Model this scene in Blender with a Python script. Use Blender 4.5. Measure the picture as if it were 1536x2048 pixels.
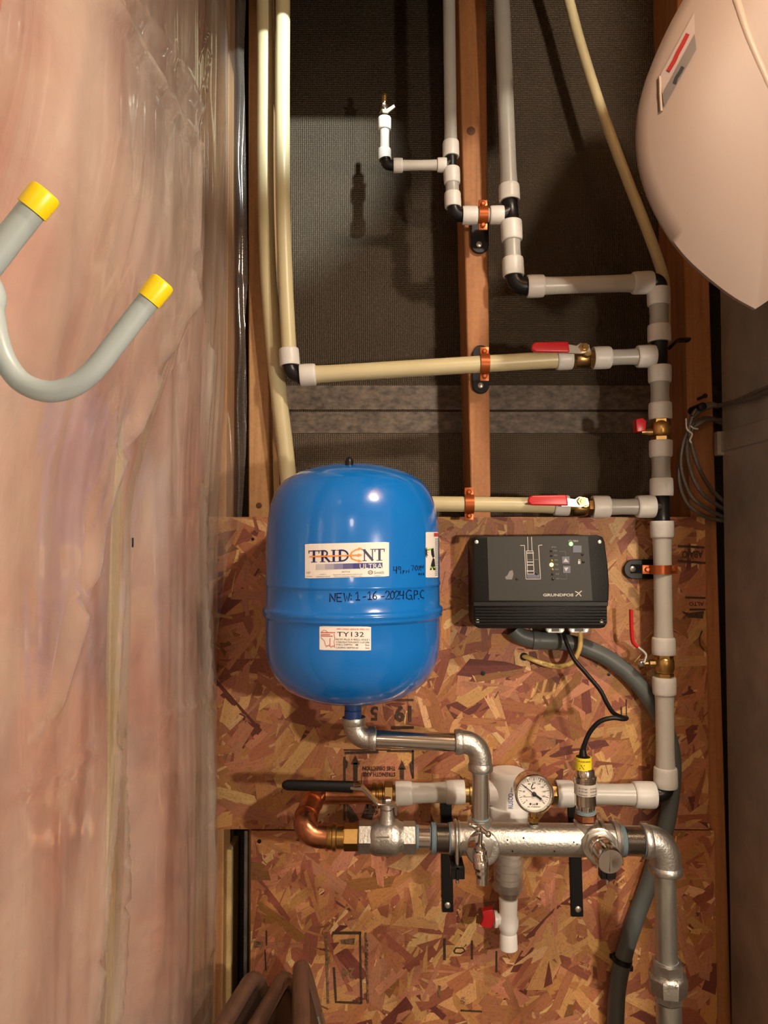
import bpy, bmesh, math, random
from mathutils import Vector, Matrix, noise
random.seed(7)
PI = math.pi
C = bpy.context.scene.collection
for o in list(bpy.data.objects): bpy.data.objects.remove(o)

# ------------------------------------------------------------------ camera, world, lights
D = 1.38; CZ = 1.5; F = 1507.0; PITCH = math.radians(2.0)
cam = bpy.data.objects.new('camera', bpy.data.cameras.new('camera')); C.objects.link(cam)
cam.location = (0, -D, CZ); cam.rotation_euler = (PI/2 + PITCH, 0, 0)
cam.data.sensor_fit = 'VERTICAL'; cam.data.sensor_height = 36; cam.data.lens = 36*F/2048
cam.data.clip_start = 0.05
sc = bpy.context.scene; sc.camera = cam
sc.view_settings.view_transform = 'Standard'; sc.view_settings.look = 'None'
sc.view_settings.gamma = 1; sc.view_settings.use_curve_mapping = False
sc.view_settings.exposure = 0.0
w = bpy.data.worlds.new('world'); sc.world = w; w.use_nodes = True
w.node_tree.nodes['Background'].inputs[0].default_value = (1, .83, .68, 1)
w.node_tree.nodes['Background'].inputs[1].default_value = 0.03

def lamp(name, kind, loc, energy, col, size=.05, aim=None, spot=None, blend=.5):
    l = bpy.data.lights.new(name, kind); l.energy = energy; l.color = col
    l.shadow_soft_size = size
    o = bpy.data.objects.new(name, l); C.objects.link(o); o.location = loc
    if aim is not None:
        o.rotation_euler = (Vector(aim)-Vector(loc)).to_track_quat('-Z', 'Y').to_euler()
    if spot: l.spot_size = spot; l.spot_blend = blend
    return o
lamp('ceiling_bulb', 'POINT', (.70, -1.30, CZ+1.08), 70, (1, .84, .67), .04)
lamp('cool_patch_spot', 'SPOT', (.29, -.75, CZ+1.15), 112, (.92, 1, .97), .016, (-.20, .14, CZ+.76), math.radians(26), .8)  # added spot that makes the cool patch of light on the back wall
lamp('work_lamp', 'POINT', (.80, -1.60, CZ-.04), 52, (1, .83, .66), .03)
lamp('room_fill', 'POINT', (-.02, -2.6, CZ+.55), 8, (1, .80, .62), .1)  # added fill light standing in for weak room bounce

# ------------------------------------------------------------------ helpers
cp, sp = math.cos(PITCH), math.sin(PITCH)
def ray(px, py):
    u = (px-768)/F; v = (1024-py)/F
    return Vector((u, cp - v*sp, sp + v*cp))
CAM = Vector((0, -D, CZ))
def P(px, py, Y):
    d = ray(px, py); return CAM + d*((Y+D)/d.y)
def PX(px, py, X):
    d = ray(px, py); return CAM + d*(X/d.x)
def S(Y): return (Y+D)/F            # metres per pixel at depth Y

WL = {}
def tagp(o, label=None, cat=None, group=None, kind=None):
    if label: o['label'] = label
    if cat: o['category'] = cat
    if group: o['group'] = group
    if kind: o['kind'] = kind
    return o
def thing(name, label, cat, loc, group=None, kind=None):
    o = bpy.data.objects.new(name, None); C.objects.link(o); o.location = loc
    o.empty_display_size = .02; WL[o.name] = Vector(loc)
    return tagp(o, label, cat, group, kind)
def finish(bm, recalc=True):
    if recalc: bmesh.ops.recalc_face_normals(bm, faces=bm.faces)
def obj(name, bm, mat, parent=None, smooth=True, label=None, cat=None, group=None, kind=None, angle=40, recalc=True):
    finish(bm, recalc)
    me = bpy.data.meshes.new(name)
    if parent is not None: off = WL[parent.name]
    else:
        n = max(1, len(bm.verts)); off = Vector((0, 0, 0))
        for v in bm.verts: off += v.co
        off /= n
    bmesh.ops.translate(bm, verts=bm.verts, vec=-off)
    bm.to_mesh(me); bm.free()
    if smooth:
        me.polygons.foreach_set('use_smooth', [True]*len(me.polygons))
        try: me.set_sharp_from_angle(angle=math.radians(angle))
        except Exception: pass
    if mat: me.materials.append(mat)
    o = bpy.data.objects.new(name, me); C.objects.link(o)
    if parent is not None: o.parent = parent
    else: o.location = off
    WL[o.name] = off
    return tagp(o, label, cat, group, kind)

def frame(d):
    d = d.normalized()
    up = Vector((0, 0, 1)) if abs(d.z) < .9 else Vector((0, 1, 0))
    a = d.cross(up).normalized(); return a, d.cross(a).normalized()
def catmull(pts, n=8):
    pts = [Vector(p) for p in pts]
    if len(pts) < 3: return pts
    out = []
    q = [pts[0]*2-pts[1]] + pts + [pts[-1]*2-pts[-2]]
    for i in range(1, len(q)-2):
        for k in range(n):
            t = k/n; a, b, c, d = q[i-1], q[i], q[i+1], q[i+2]
            out.append(.5*((2*b)+(c-a)*t+(2*a-5*b+4*c-d)*t*t+(3*b-a-3*c+d)*t**3))
    out.append(pts[-1]); return out
def tube(bm, pts, r, seg=14, cap=True, squash=None):
    pts = [Vector(p) for p in pts]; n = len(pts)
    rs = r if isinstance(r, (list, tuple)) else [r]*n
    t0 = (pts[1]-pts[0]).normalized(); a, b = frame(t0); rings = []
    for i in range(n):
        if i == 0: t = t0
        elif i == n-1: t = (pts[-1]-pts[-2]).normalized()
        else: t = ((pts[i+1]-pts[i]).normalized()+(pts[i]-pts[i-1]).normalized()).normalized()
        a = (a - t*a.dot(t)).normalized(); b = t.cross(a)
        ring = []
        for k in range(seg):
            an = 2*PI*k/seg
            ring.append(bm.verts.new(pts[i] + a*(math.cos(an)*rs[i]) + b*(math.sin(an)*rs[i]*(squash or 1))))
        rings.append(ring)
    for i in range(n-1):
        for k in range(seg):
            bm.faces.new((rings[i][k], rings[i][(k+1) % seg], rings[i+1][(k+1) % seg], rings[i+1][k]))
    if cap:
        bm.faces.new(rings[0][::-1]); bm.faces.new(rings[-1])
    return bm
def lathe(bm, A, d, prof, seg=24, rot=0.0):
    """prof: list of (distance along d, radius)"""
    A = Vector(A); d = Vector(d).normalized(); a, b = frame(d); rings = []
    for (t, r) in prof:
        r = max(r, 1e-5)
        rings.append([bm.verts.new(A + d*t + a*(math.cos(2*PI*k/seg+rot)*r) + b*(math.sin(2*PI*k/seg+rot)*r)) for k in range(seg)])
    for i in range(len(rings)-1):
        for k in range(seg):
            bm.faces.new((rings[i][k], rings[i][(k+1) % seg], rings[i+1][(k+1) % seg], rings[i+1][k]))
    bm.faces.new(rings[0][::-1]); bm.faces.new(rings[-1])
    return bm
def box(bm, lo, hi, bevel=0, seg=2):
    b2 = bmesh.new(); lo = Vector(lo); hi = Vector(hi)
    bmesh.ops.create_cube(b2, size=1)
    c = (lo+hi)/2; s = hi-lo
    for v in b2.verts: v.co = Vector((v.co.x*s.x, v.co.y*s.y, v.co.z*s.z)) + c
    if bevel: bmesh.ops.bevel(b2, geom=b2.edges[:], offset=bevel, segments=seg, affect='EDGES', profile=.6)
    merge(bm, b2); return bm
def merge(bm, b2):
    m = bpy.data.meshes.new('tmp'); b2.to_mesh(m); b2.free(); bm.from_mesh(m); bpy.data.meshes.remove(m)
def prism(bm, front, vec, bevel=0, seg=2):
    """front: list of 3D points, extruded along vec"""
    b2 = bmesh.new(); vec = Vector(vec)
    f = [b2.verts.new(p) for p in front]; g = [b2.verts.new(Vector(p)+vec) for p in front]
    n = len(f); b2.faces.new(f); b2.faces.new(g[::-1])
    for i in range(n): b2.faces.new((f[i], g[i], g[(i+1) % n], f[(i+1) % n]))
    bmesh.ops.recalc_face_normals(b2, faces=b2.faces)
    if bevel: bmesh.ops.bevel(b2, geom=b2.edges[:], offset=bevel, segments=seg, affect='EDGES', profile=.6)
    merge(bm, b2); return bm
def sphere(bm, c, r, sx=1, sy=1, sz=1, u=16, v=10):
    b2 = bmesh.new(); bmesh.ops.create_uvsphere(b2, u_segments=u, v_segments=v, radius=r)
    for q in b2.verts: q.co = Vector((q.co.x*sx, q.co.y*sy, q.co.z*sz)) + Vector(c)
    merge(bm, b2); return bm
def ribbon(bm, pts, wd, mapf):
    """pts in pixel space, width in pixels -> quads via mapf(px,py)"""
    pts = [Vector((p[0], p[1])) for p in pts]; sub = [pts[0]]
    for i in range(1, len(pts)):
        m_ = max(1, int((pts[i]-pts[i-1]).length/9))
        for k in range(1, m_+1): sub.append(pts[i-1].lerp(pts[i], k/m_))
    pts = sub; n = len(pts); L = []; R = []
    for i in range(n):
        if i == 0: t = pts[1]-pts[0]
        elif i == n-1: t = pts[-1]-pts[-2]
        else: t = (pts[i+1]-pts[i]).normalized()+(pts[i]-pts[i-1]).normalized()
        if t.length < 1e-6: t = Vector((1, 0))
        t.normalize(); nn = Vector((-t.y, t.x))*wd/2
        e = Vector((0, 0))
        if i == 0: e = -t*wd*.3
        if i == n-1: e = t*wd*.3
        L.append(bm.verts.new(mapf(*(pts[i]+nn+e)))); R.append(bm.verts.new(mapf(*(pts[i]-nn+e))))
    for i in range(n-1): bm.faces.new((L[i], R[i], R[i+1], L[i+1]))
    return bm
def poly(bm, pts, mapf):
    vs = [bm.verts.new(mapf(*p)) for p in pts]; f = bm.faces.new(vs)
    bmesh.ops.triangulate(bm, faces=[f]) if len(vs) > 4 else None
    return bm
def rect(bm, x0, y0, x1, y1, mapf, nx=1, ny=1, rad=0):
    vs = [[bm.verts.new(mapf(x0+(x1-x0)*i/nx, y0+(y1-y0)*j/ny)) for i in range(nx+1)] for j in range(ny+1)]
    for j in range(ny):
        for i in range(nx): bm.faces.new((vs[j][i], vs[j][i+1], vs[j+1][i+1], vs[j+1][i]))
    return bm
_txt = {}
def text(bm, s, x, y, h, mapf, wpx=None, flip=False, align='L', vert=False, shear=0, bold=0):
    """flat lettering; (x,y) = left baseline in pixels, h = cap height in px"""
    cu = bpy.data.curves.new('t', 'FONT'); cu.body = s; cu.size = 1; cu.resolution_u = 2; cu.offset = bold
    o = bpy.data.objects.new('t', cu); C.objects.link(o)
    dg = bpy.context.evaluated_depsgraph_get(); dg.update()
    me = bpy.data.meshes.new_from_object(o.evaluated_get(dg))
    co = [v.co.copy() for v in me.vertices]
    if co:
        xs = [c.x for c in co]; x0 = min(xs); tw = max(xs)-x0
        sy = h/.70; sx = (wpx/tw) if wpx else sy
        W = tw*sx; ox = {'L': 0, 'C': -W/2, 'R': -W}[align]
        idx = []
        for c in co:
            lx = (c.x-x0)*sx+ox + shear*c.y*sy; ly = c.y*sy
            if flip: q = (x-lx, y+ly)
            elif vert: q = (x-ly, y-lx) if vert == 1 else (x+ly, y+lx)
            else: q = (x+lx, y-ly)
            idx.append(bm.verts.new(mapf(*q)))
        for p in me.polygons:
            try: bm.faces.new([idx[i] for i in p.vertices])
            except ValueError: pass
    bpy.data.objects.remove(o); bpy.data.curves.remove(cu); bpy.data.meshes.remove(me)
    return bm

# ------------------------------------------------------------------ materials
def mat(name, col, rough=.5, metal=0, var=0, vscale=8, stretch=(1, 1, 1), bump=0, bscale=60, col2=None, spec=.5, coat=0, sss=0, emit=None, es=0, trans=0, rvar=0):
    m = bpy.data.materials.new(name); m.use_nodes = True; nt = m.node_tree; b = nt.nodes['Principled BSDF']
    b.inputs['Base Color'].default_value = (*col, 1); b.inputs['Roughness'].default_value = rough
    b.inputs['Metallic'].default_value = metal; b.inputs['Specular IOR Level'].default_value = spec
    b.inputs['Coat Weight'].default_value = coat; b.inputs['Coat Roughness'].default_value = .06
    if sss:
        b.inputs['Subsurface Weight'].default_value = sss; b.inputs['Subsurface Radius'].default_value = (.006, .006, .005)
        b.inputs['Subsurface Scale'].default_value = 1
    if trans: b.inputs['Transmission Weight'].default_value = trans
    if emit:
        b.inputs['Emission Color'].default_value = (*emit, 1); b.inputs['Emission Strength'].default_value = es
    if var or bump or rvar:
        tc = nt.nodes.new('ShaderNodeTexCoord'); mp = nt.nodes.new('ShaderNodeMapping')
        mp.inputs['Scale'].default_value = stretch
        nt.links.new(tc.outputs['Object'], mp.inputs[0])
    if var:
        n = nt.nodes.new('ShaderNodeTexNoise'); n.inputs['Scale'].default_value = vscale; n.inputs['Detail'].default_value = 6
        n.inputs['Roughness'].default_value = .62
        nt.links.new(mp.outputs[0], n.inputs['Vector'])
        r = nt.nodes.new('ShaderNodeValToRGB'); r.color_ramp.elements[0].position = .32; r.color_ramp.elements[1].position = .68
        c2 = col2 or tuple(c*(1-var) for c in col)
        r.color_ramp.elements[0].color = (*c2, 1); r.color_ramp.elements[1].color = (*col, 1)
        nt.links.new(n.outputs['Fac'], r.inputs[0]); nt.links.new(r.outputs[0], b.inputs['Base Color'])
    if rvar:
        n3 = nt.nodes.new('ShaderNodeTexNoise'); n3.inputs['Scale'].default_value = vscale*1.7; n3.inputs['Detail'].default_value = 5
        nt.links.new(mp.outputs[0], n3.inputs['Vector'])
        mr = nt.nodes.new('ShaderNodeMapRange'); mr.inputs['To Min'].default_value = max(.02, rough-rvar); mr.inputs['To Max'].default_value = rough+rvar
        nt.links.new(n3.outputs['Fac'], mr.inputs[0]); nt.links.new(mr.outputs[0], b.inputs['Roughness'])
    if bump:
        n2 = nt.nodes.new('ShaderNodeTexNoise'); n2.inputs['Scale'].default_value = bscale; n2.inputs['Detail'].default_value = 4
        nt.links.new(mp.outputs[0], n2.inputs['Vector'])
        bp = nt.nodes.new('ShaderNodeBump'); bp.inputs['Strength'].default_value = bump; bp.inputs['Distance'].default_value = .002
        nt.links.new(n2.outputs['Fac'], bp.inputs['Height']); nt.links.new(bp.outputs[0], b.inputs['Normal'])
    return m

M = {}
M['blue'] = mat('blue_enamel', (.003, .165, .60), .2, coat=.5, spec=.5, bump=.02, bscale=25)
M['blueplast'] = mat('dark_blue_plastic', (.012, .05, .20), .4)
M['white'] = mat('white_label', (.82, .80, .75), .45)
M['pvc'] = mat('white_pvc', (.84, .84, .81), .33)
M['collar'] = mat('white_nylon_collar', (.70, .69, .65), .40, var=.10, vscale=40, sss=.1)
M['poly'] = mat('milky_poly_pipe', (.40, .395, .36), .36, var=.1, vscale=30, sss=.15)
M['polyw'] = mat('white_poly_pipe', (.56, .55, .50), .34, var=.08, vscale=30, sss=.15)
M['cream'] = mat('cream_poly_pipe', (.60, .53, .31), .36, var=.08, vscale=12, sss=.15)
M['black'] = mat('black_plastic', (.006, .006, .007), .35, spec=.4)
M['blackm'] = mat('black_painted_steel', (.006, .006, .006), .45, spec=.3)
M['rubber'] = mat('black_rubber', (.006, .006, .0065), .42, spec=.3)
M['boxblk'] = mat('black_box_plastic', (.006, .0055, .005), .42, spec=.22, bump=.1, bscale=400)
M['panelgrey'] = mat('grey_membrane_panel', (.036, .035, .030), .5, spec=.3)
M['gprint'] = mat('light_grey_print', (.55, .52, .47), .5)
M['gdim'] = mat('dim_grey_print', (.20, .19, .18), .5)
M['key'] = mat('blue_grey_key', (.10, .105, .16), .45)
M['steel'] = mat('stainless_steel', (.60, .595, .55), .33, 1, var=.12, vscale=14, bump=.12, bscale=160, rvar=.08)
M['cast'] = mat('cast_stainless', (.57, .57, .535), .42, 1, var=.15, vscale=25, bump=.35, bscale=240)
M['polish'] = mat('polished_steel', (.64, .61, .56), .16, 1, var=.08, vscale=20)
M['thread'] = mat('threaded_steel', (.36, .34, .31), .24, 1)
M['galv'] = mat('galvanised_steel', (.52, .53, .485), .42, .9, var=.35, vscale=30, stretch=(1, 1, .35), bump=.3, bscale=120, rvar=.1)
M['chrome'] = mat('chrome', (.75, .73, .70), .08, 1)
M['brass'] = mat('brass', (.58, .36, .12), .28, 1, var=.25, vscale=40)
M['brassd'] = mat('aged_brass', (.40, .26, .10), .36, 1, var=.3, vscale=40)
M['copper'] = mat('copper', (.60, .26, .13), .30, 1, var=.4, vscale=25, col2=(.30, .12, .06), rvar=.1)
M['copperstrap'] = mat('copper_coated_strap', (.36, .085, .018), .35, .55)
M['red'] = mat('red_vinyl', (.55, .012, .018), .35)
M['redprint'] = mat('red_print', (.50, .06, .05), .5)
M['orange'] = mat('orange_print', (.80, .28, .04), .5)
M['navy'] = mat('navy_print', (.012, .014, .09), .5)
M['blueprint'] = mat('blue_print', (.02, .06, .35), .5)
M['ink'] = mat('black_ink', (.012, .012, .014), .55)
M['marker'] = mat('marker_ink', (.006, .007, .035), .6, spec=.12)
M['greyink'] = mat('grey_ink', (.16, .15, .14), .6)
M['stamp'] = mat('board_stamp_ink', (.022, .016, .012), .8, var=.4, vscale=260, col2=(.09, .045, .022))
M['stampf'] = mat('faded_stamp_ink', (.06, .04, .028), .8, var=.5, vscale=180, col2=(.30, .16, .08))
M['yellow'] = mat('yellow_vinyl', (.80, .58, .005), .35)
M['yelprint'] = mat('yellow_sticker', (.85, .72, .02), .45)
M['greyhook'] = mat('grey_vinyl', (.33, .39, .395), .35)
M['conduit'] = mat('grey_pvc_conduit', (.105, .12, .118), .42, var=.2, vscale=18, spec=.4)
M['jacket'] = mat('yellow_cable_jacket', (.62, .44, .14), .45)
M['tape'] = mat('pipe_tape_blue', (.22, .30, .34), .6)
M['screw'] = mat('zinc_screw', (.62, .58, .50), .32, .85)
M['shell'] = mat('white_moulded_plastic', (.225, .165, .132), .6)
M['shellrib'] = mat('white_moulded_rib', (.31, .235, .18), .5)
M['greyband'] = mat('grey_sticker_band', (.12, .10, .09), .5)
M['duct'] = mat('dull_sheet_metal', (.50, .47, .41), .48, .6, var=.4, vscale=7, bump=.06, bscale=10, rvar=.12)
M['braid'] = mat('grey_braided_cable', (.17, .15, .125), .45, .3, var=.4, vscale=350)
M['string'] = mat('white_string', (.6, .56, .5), .7)
M['chair'] = mat('brown_chair_enamel', (.17, .098, .07), .32, .25, var=.3, vscale=30)
M['chairdk'] = mat('dark_brown_sheet', (.05, .030, .021), .5, .2)
M['led_g'] = mat('lit_green_led', (.2, 1, .2), .3, emit=(.15, 1, .12), es=5)
M['led_y'] = mat('lit_yellow_led', (1, .9, .2), .3, emit=(1, .82, .15), es=5)
M['ledoff'] = mat('dark_led', (.02, .015, .01), .25)
M['ledamber'] = mat('dim_amber_led', (.35, .25, .03), .3)
M['fluo'] = mat('green_print', (.25, .7, .05), .5)
M['concrete'] = mat('concrete', (.26, .24, .22), .85, var=.25, vscale=5)
M['drywall'] = mat('plain_wall', (.42, .36, .30), .85, var=.08, vscale=3)
M['darkgap'] = mat('hole_shade', (.012, .009, .006), .9)  # near-black colour for the shaded inside of the drilled hole
M['foil'] = mat('foil_edge', (.35, .36, .36), .35, .8, var=.6, vscale=20)
M['water'] = mat('sediment', (.10, .055, .03), .4)

def wood(name, light, dark, scale=1.0, knots=True):
    m = bpy.data.materials.new(name); m.use_nodes = True; nt = m.node_tree; b = nt.nodes['Principled BSDF']
    b.inputs['Roughness'].default_value = .62
    tc = nt.nodes.new('ShaderNodeTexCoord'); mp = nt.nodes.new('ShaderNodeMapping')
    mp.inputs['Scale'].default_value = (34*scale, 34*scale, 1.6*scale); nt.links.new(tc.outputs['Object'], mp.inputs[0])
    n = nt.nodes.new('ShaderNodeTexNoise'); n.inputs['Scale'].default_value = 2.2; n.inputs['Detail'].default_value = 7; n.inputs['Distortion'].default_value = .6
    nt.links.new(mp.outputs[0], n.inputs['Vector'])
    r = nt.nodes.new('ShaderNodeValToRGB'); r.color_ramp.elements[0].position = .28; r.color_ramp.elements[1].position = .66
    r.color_ramp.elements[0].color = (*dark, 1); r.color_ramp.elements[1].color = (*light, 1)
    nt.links.new(n.outputs['Fac'], r.inputs[0])
    n2 = nt.nodes.new('ShaderNodeTexNoise'); n2.inputs['Scale'].default_value = 140; n2.inputs['Detail'].default_value = 3
    nt.links.new(tc.outputs['Object'], n2.inputs['Vector'])
    mx = nt.nodes.new('ShaderNodeMixRGB'); mx.blend_type = 'MULTIPLY'; mx.inputs[0].default_value = .35
    nt.links.new(r.outputs[0], mx.inputs[1]); nt.links.new(n2.outputs['Fac'], mx.inputs[2])
    nt.links.new(mx.outputs[0], b.inputs['Base Color'])
    bp = nt.nodes.new('ShaderNodeBump'); bp.inputs['Strength'].default_value = .15; bp.inputs['Distance'].default_value = .001
    nt.links.new(n.outputs['Fac'], bp.inputs['Height']); nt.links.new(bp.outputs[0], b.inputs['Normal'])
    return m
M['stud'] = wood('fir_stud', (.52, .225, .078), (.34, .135, .045))
M['pine'] = wood('pale_pine_stud', (.66, .42, .20), (.48, .27, .11))
M['post'] = wood('fir_corner_post', (.58, .33, .14), (.42, .20, .075))
M['pinel'] = wood('pale_pine_edge', (.80, .62, .30), (.68, .50, .22))
M['knot'] = mat('wood_knot', (.10, .035, .012), .6)

def osb_mat():
    m = bpy.data.materials.new('strand_board_flakes'); m.use_nodes = True; nt = m.node_tree; b = nt.nodes['Principled BSDF']
    b.inputs['Roughness'].default_value = .55; b.inputs['Specular IOR Level'].default_value = .35
    at = nt.nodes.new('ShaderNodeAttribute'); at.attribute_name = 'Col'
    uv = nt.nodes.new('ShaderNodeUVMap'); uv.uv_map = 'UV'
    mp = nt.nodes.new('ShaderNodeMapping'); mp.inputs['Scale'].default_value = (28, 700, 1); nt.links.new(uv.outputs[0], mp.inputs[0])
    n = nt.nodes.new('ShaderNodeTexNoise'); n.inputs['Scale'].default_value = 1; n.inputs['Detail'].default_value = 5; nt.links.new(mp.outputs[0], n.inputs['Vector'])
    mr = nt.nodes.new('ShaderNodeMapRange'); mr.inputs['From Min'].default_value = .25; mr.inputs['From Max'].default_value = .75
    mr.inputs['To Min'].default_value = .72; mr.inputs['To Max'].default_value = 1.16; nt.links.new(n.outputs['Fac'], mr.inputs[0])
    tc = nt.nodes.new('ShaderNodeTexCoord')
    sp_ = nt.nodes.new('ShaderNodeTexNoise'); sp_.inputs['Scale'].default_value = 320; sp_.inputs['Detail'].default_value = 3; nt.links.new(tc.outputs['Object'], sp_.inputs['Vector'])
    sr = nt.nodes.new('ShaderNodeMapRange'); sr.inputs['From Min'].default_value = .30; sr.inputs['From Max'].default_value = .46
    sr.inputs['To Min'].default_value = .72; sr.inputs['To Max'].default_value = 1; nt.links.new(sp_.outputs['Fac'], sr.inputs[0])
    mu = nt.nodes.new('ShaderNodeMath'); mu.operation = 'MULTIPLY'; nt.links.new(mr.outputs[0], mu.inputs[0]); nt.links.new(sr.outputs[0], mu.inputs[1])
    vm = nt.nodes.new('ShaderNodeVectorMath'); vm.operation = 'SCALE'; nt.links.new(at.outputs['Color'], vm.inputs[0]); nt.links.new(mu.outputs[0], vm.inputs['Scale'])
    nt.links.new(vm.outputs[0], b.inputs['Base Color'])
    bp = nt.nodes.new('ShaderNodeBump'); bp.inputs['Strength'].default_value = .35; bp.inputs['Distance'].default_value = .0006
    nt.links.new(n.outputs['Fac'], bp.inputs['Height']); nt.links.new(bp.outputs[0], b.inputs['Normal'])
    return m
M['osb'] = osb_mat()
M['osbbase'] = mat('strand_board_core', (.30, .15, .08), .7, var=.3, vscale=60)

def weave_mat(name='black_woven_sheathing', lo=(.009, .006, .0035, 1), hi=(.030, .021, .0125, 1)):
    m = bpy.data.materials.new(name); m.use_nodes = True; nt = m.node_tree; b = nt.nodes['Principled BSDF']
    tc = nt.nodes.new('ShaderNodeTexCoord')
    def wv(scale, direction):
        mp = nt.nodes.new('ShaderNodeMapping'); nt.links.new(tc.outputs['Object'], mp.inputs[0])
        t = nt.nodes.new('ShaderNodeTexWave'); t.wave_type = 'BANDS'; t.bands_direction = direction; t.inputs['Scale'].default_value = scale
        t.inputs['Distortion'].default_value = 1.5; t.inputs['Detail'].default_value = 2; t.inputs['Detail Scale'].default_value = 3
        nt.links.new(mp.outputs[0], t.inputs['Vector']); return t
    a = wv(80, 'X'); z = wv(80, 'Z')
    ad = nt.nodes.new('ShaderNodeMath'); ad.operation = 'ADD'; nt.links.new(a.outputs['Fac'], ad.inputs[0]); nt.links.new(z.outputs['Fac'], ad.inputs[1])
    n = nt.nodes.new('ShaderNodeTexNoise'); n.inputs['Scale'].default_value = 9; n.inputs['Detail'].default_value = 8; nt.links.new(tc.outputs['Object'], n.inputs['Vector'])
    mu = nt.nodes.new('ShaderNodeMath'); mu.operation = 'MULTIPLY'; nt.links.new(ad.outputs[0], mu.inputs[0]); nt.links.new(n.outputs['Fac'], mu.inputs[1])
    r = nt.nodes.new('ShaderNodeValToRGB'); r.color_ramp.elements[0].position = .2; r.color_ramp.elements[1].position = 1.0
    r.color_ramp.elements[0].color = lo; r.color_ramp.elements[1].color = hi
    nt.links.new(mu.outputs[0], r.inputs[0]); nt.links.new(r.outputs[0], b.inputs['Base Color'])
    b.inputs['Roughness'].default_value = .55; b.inputs['Specular IOR Level'].default_value = .75; b.inputs['Specular Tint'].default_value = (1, .84, .66, 1)
    bp = nt.nodes.new('ShaderNodeBump'); bp.inputs['Strength'].default_value = .5; bp.inputs['Distance'].default_value = .0015
    nt.links.new(ad.outputs[0], bp.inputs['Height']); nt.links.new(bp.outputs[0], b.inputs['Normal'])
    return m
M['weave'] = weave_mat()
M['weave2'] = weave_mat('brown_woven_sheathing', (.022, .016, .010, 1), (.13, .105, .072, 1))
M['seamtape'] = mat('mottled_seam_tape', (.17, .13, .095), .55, var=.6, vscale=60, stretch=(1, 1, 1.6), col2=(.038, .028, .021))

def insul_mat():
    m = bpy.data.materials.new('pink_fibreglass'); m.use_nodes = True; nt = m.node_tree; b = nt.nodes['Principled BSDF']
    b.inputs['Roughness'].default_value = .95; b.inputs['Specular IOR Level'].default_value = .1
    tc = nt.nodes.new('ShaderNodeTexCoord'); mp = nt.nodes.new('ShaderNodeMapping'); mp.inputs['Scale'].default_value = (6, 3.6, 4.6)
    nt.links.new(tc.outputs['Object'], mp.inputs[0])
    n = nt.nodes.new('ShaderNodeTexNoise'); n.inputs['Scale'].default_value = 1.3; n.inputs['Detail'].default_value = 9; n.inputs['Roughness'].default_value = .6; n.inputs['Distortion'].default_value = .8
    nt.links.new(mp.outputs[0], n.inputs['Vector'])
    r = nt.nodes.new('ShaderNodeValToRGB'); e = r.color_ramp.elements
    e[0].position = .30; e[0].color = (.33, .155, .125, 1); e[1].position = .72; e[1].color = (.61, .41, .285, 1)
    q = e.new(.5); q.color = (.52, .25, .195, 1)
    nt.links.new(n.outputs['Fac'], r.inputs[0]); nt.links.new(r.outputs[0], b.inputs['Base Color'])
    bp = nt.nodes.new('ShaderNodeBump'); bp.inputs['Strength'].default_value = .6; bp.inputs['Distance'].default_value = .01
    nt.links.new(n.outputs['Fac'], bp.inputs['Height']); nt.links.new(bp.outputs[0], b.inputs['Normal'])
    return m
M['insul'] = insul_mat()

def film_mat(name='clear_poly_film', haze=.27, edge=.42):
    m = bpy.data.materials.new(name); m.use_nodes = True; nt = m.node_tree
    nt.nodes.remove(nt.nodes['Principled BSDF']); out = nt.nodes['Material Output']
    tr = nt.nodes.new('ShaderNodeBsdfTransparent'); tr.inputs[0].default_value = (.97, .96, .94, 1)
    df = nt.nodes.new('ShaderNodeBsdfDiffuse'); df.inputs[0].default_value = (.60, .525, .45, 1)
    gl = nt.nodes.new('ShaderNodeBsdfGlossy'); gl.inputs['Roughness'].default_value = .11; gl.inputs[0].default_value = (1, 1, 1, 1)
    m1 = nt.nodes.new('ShaderNodeMixShader'); m1.inputs[0].default_value = haze
    tc = nt.nodes.new('ShaderNodeTexCoord'); mp = nt.nodes.new('ShaderNodeMapping'); mp.inputs['Scale'].default_value = (3, 5, 2.0)
    nt.links.new(tc.outputs['Object'], mp.inputs[0])
    nz_ = nt.nodes.new('ShaderNodeTexNoise'); nz_.inputs['Scale'].default_value = 2.0; nz_.inputs['Detail'].default_value = 5; nt.links.new(mp.outputs[0], nz_.inputs['Vector'])
    hr = nt.nodes.new('ShaderNodeMapRange'); hr.inputs['From Min'].default_value = .35; hr.inputs['From Max'].default_value = .7
    hr.inputs['To Min'].default_value = haze*.55; hr.inputs['To Max'].default_value = haze*1.9
    nt.links.new(nz_.outputs['Fac'], hr.inputs[0]); nt.links.new(hr.outputs[0], m1.inputs[0])
    nt.links.new(tr.outputs[0], m1.inputs[1]); nt.links.new(df.outputs[0], m1.inputs[2])
    lw = nt.nodes.new('ShaderNodeLayerWeight'); lw.inputs[0].default_value = .5
    pw = nt.nodes.new('ShaderNodeMath'); pw.operation = 'POWER'; pw.inputs[1].default_value = 4; nt.links.new(lw.outputs['Facing'], pw.inputs[0])
    fr = nt.nodes.new('ShaderNodeMapRange'); fr.inputs['To Min'].default_value = .085; fr.inputs['To Max'].default_value = edge; nt.links.new(pw.outputs[0], fr.inputs[0])
    m2 = nt.nodes.new('ShaderNodeMixShader'); nt.links.new(fr.outputs[0], m2.inputs[0])
    nt.links.new(m1.outputs[0], m2.inputs[1]); nt.links.new(gl.outputs[0], m2.inputs[2])
    nt.links.new(m2.outputs[0], out.inputs[0])
    return m
M['film'] = film_mat()
M['film2'] = film_mat('clear_poly_film_flap', .075)
M['clear'] = film_mat('clear_filter_plastic', .13)
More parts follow.
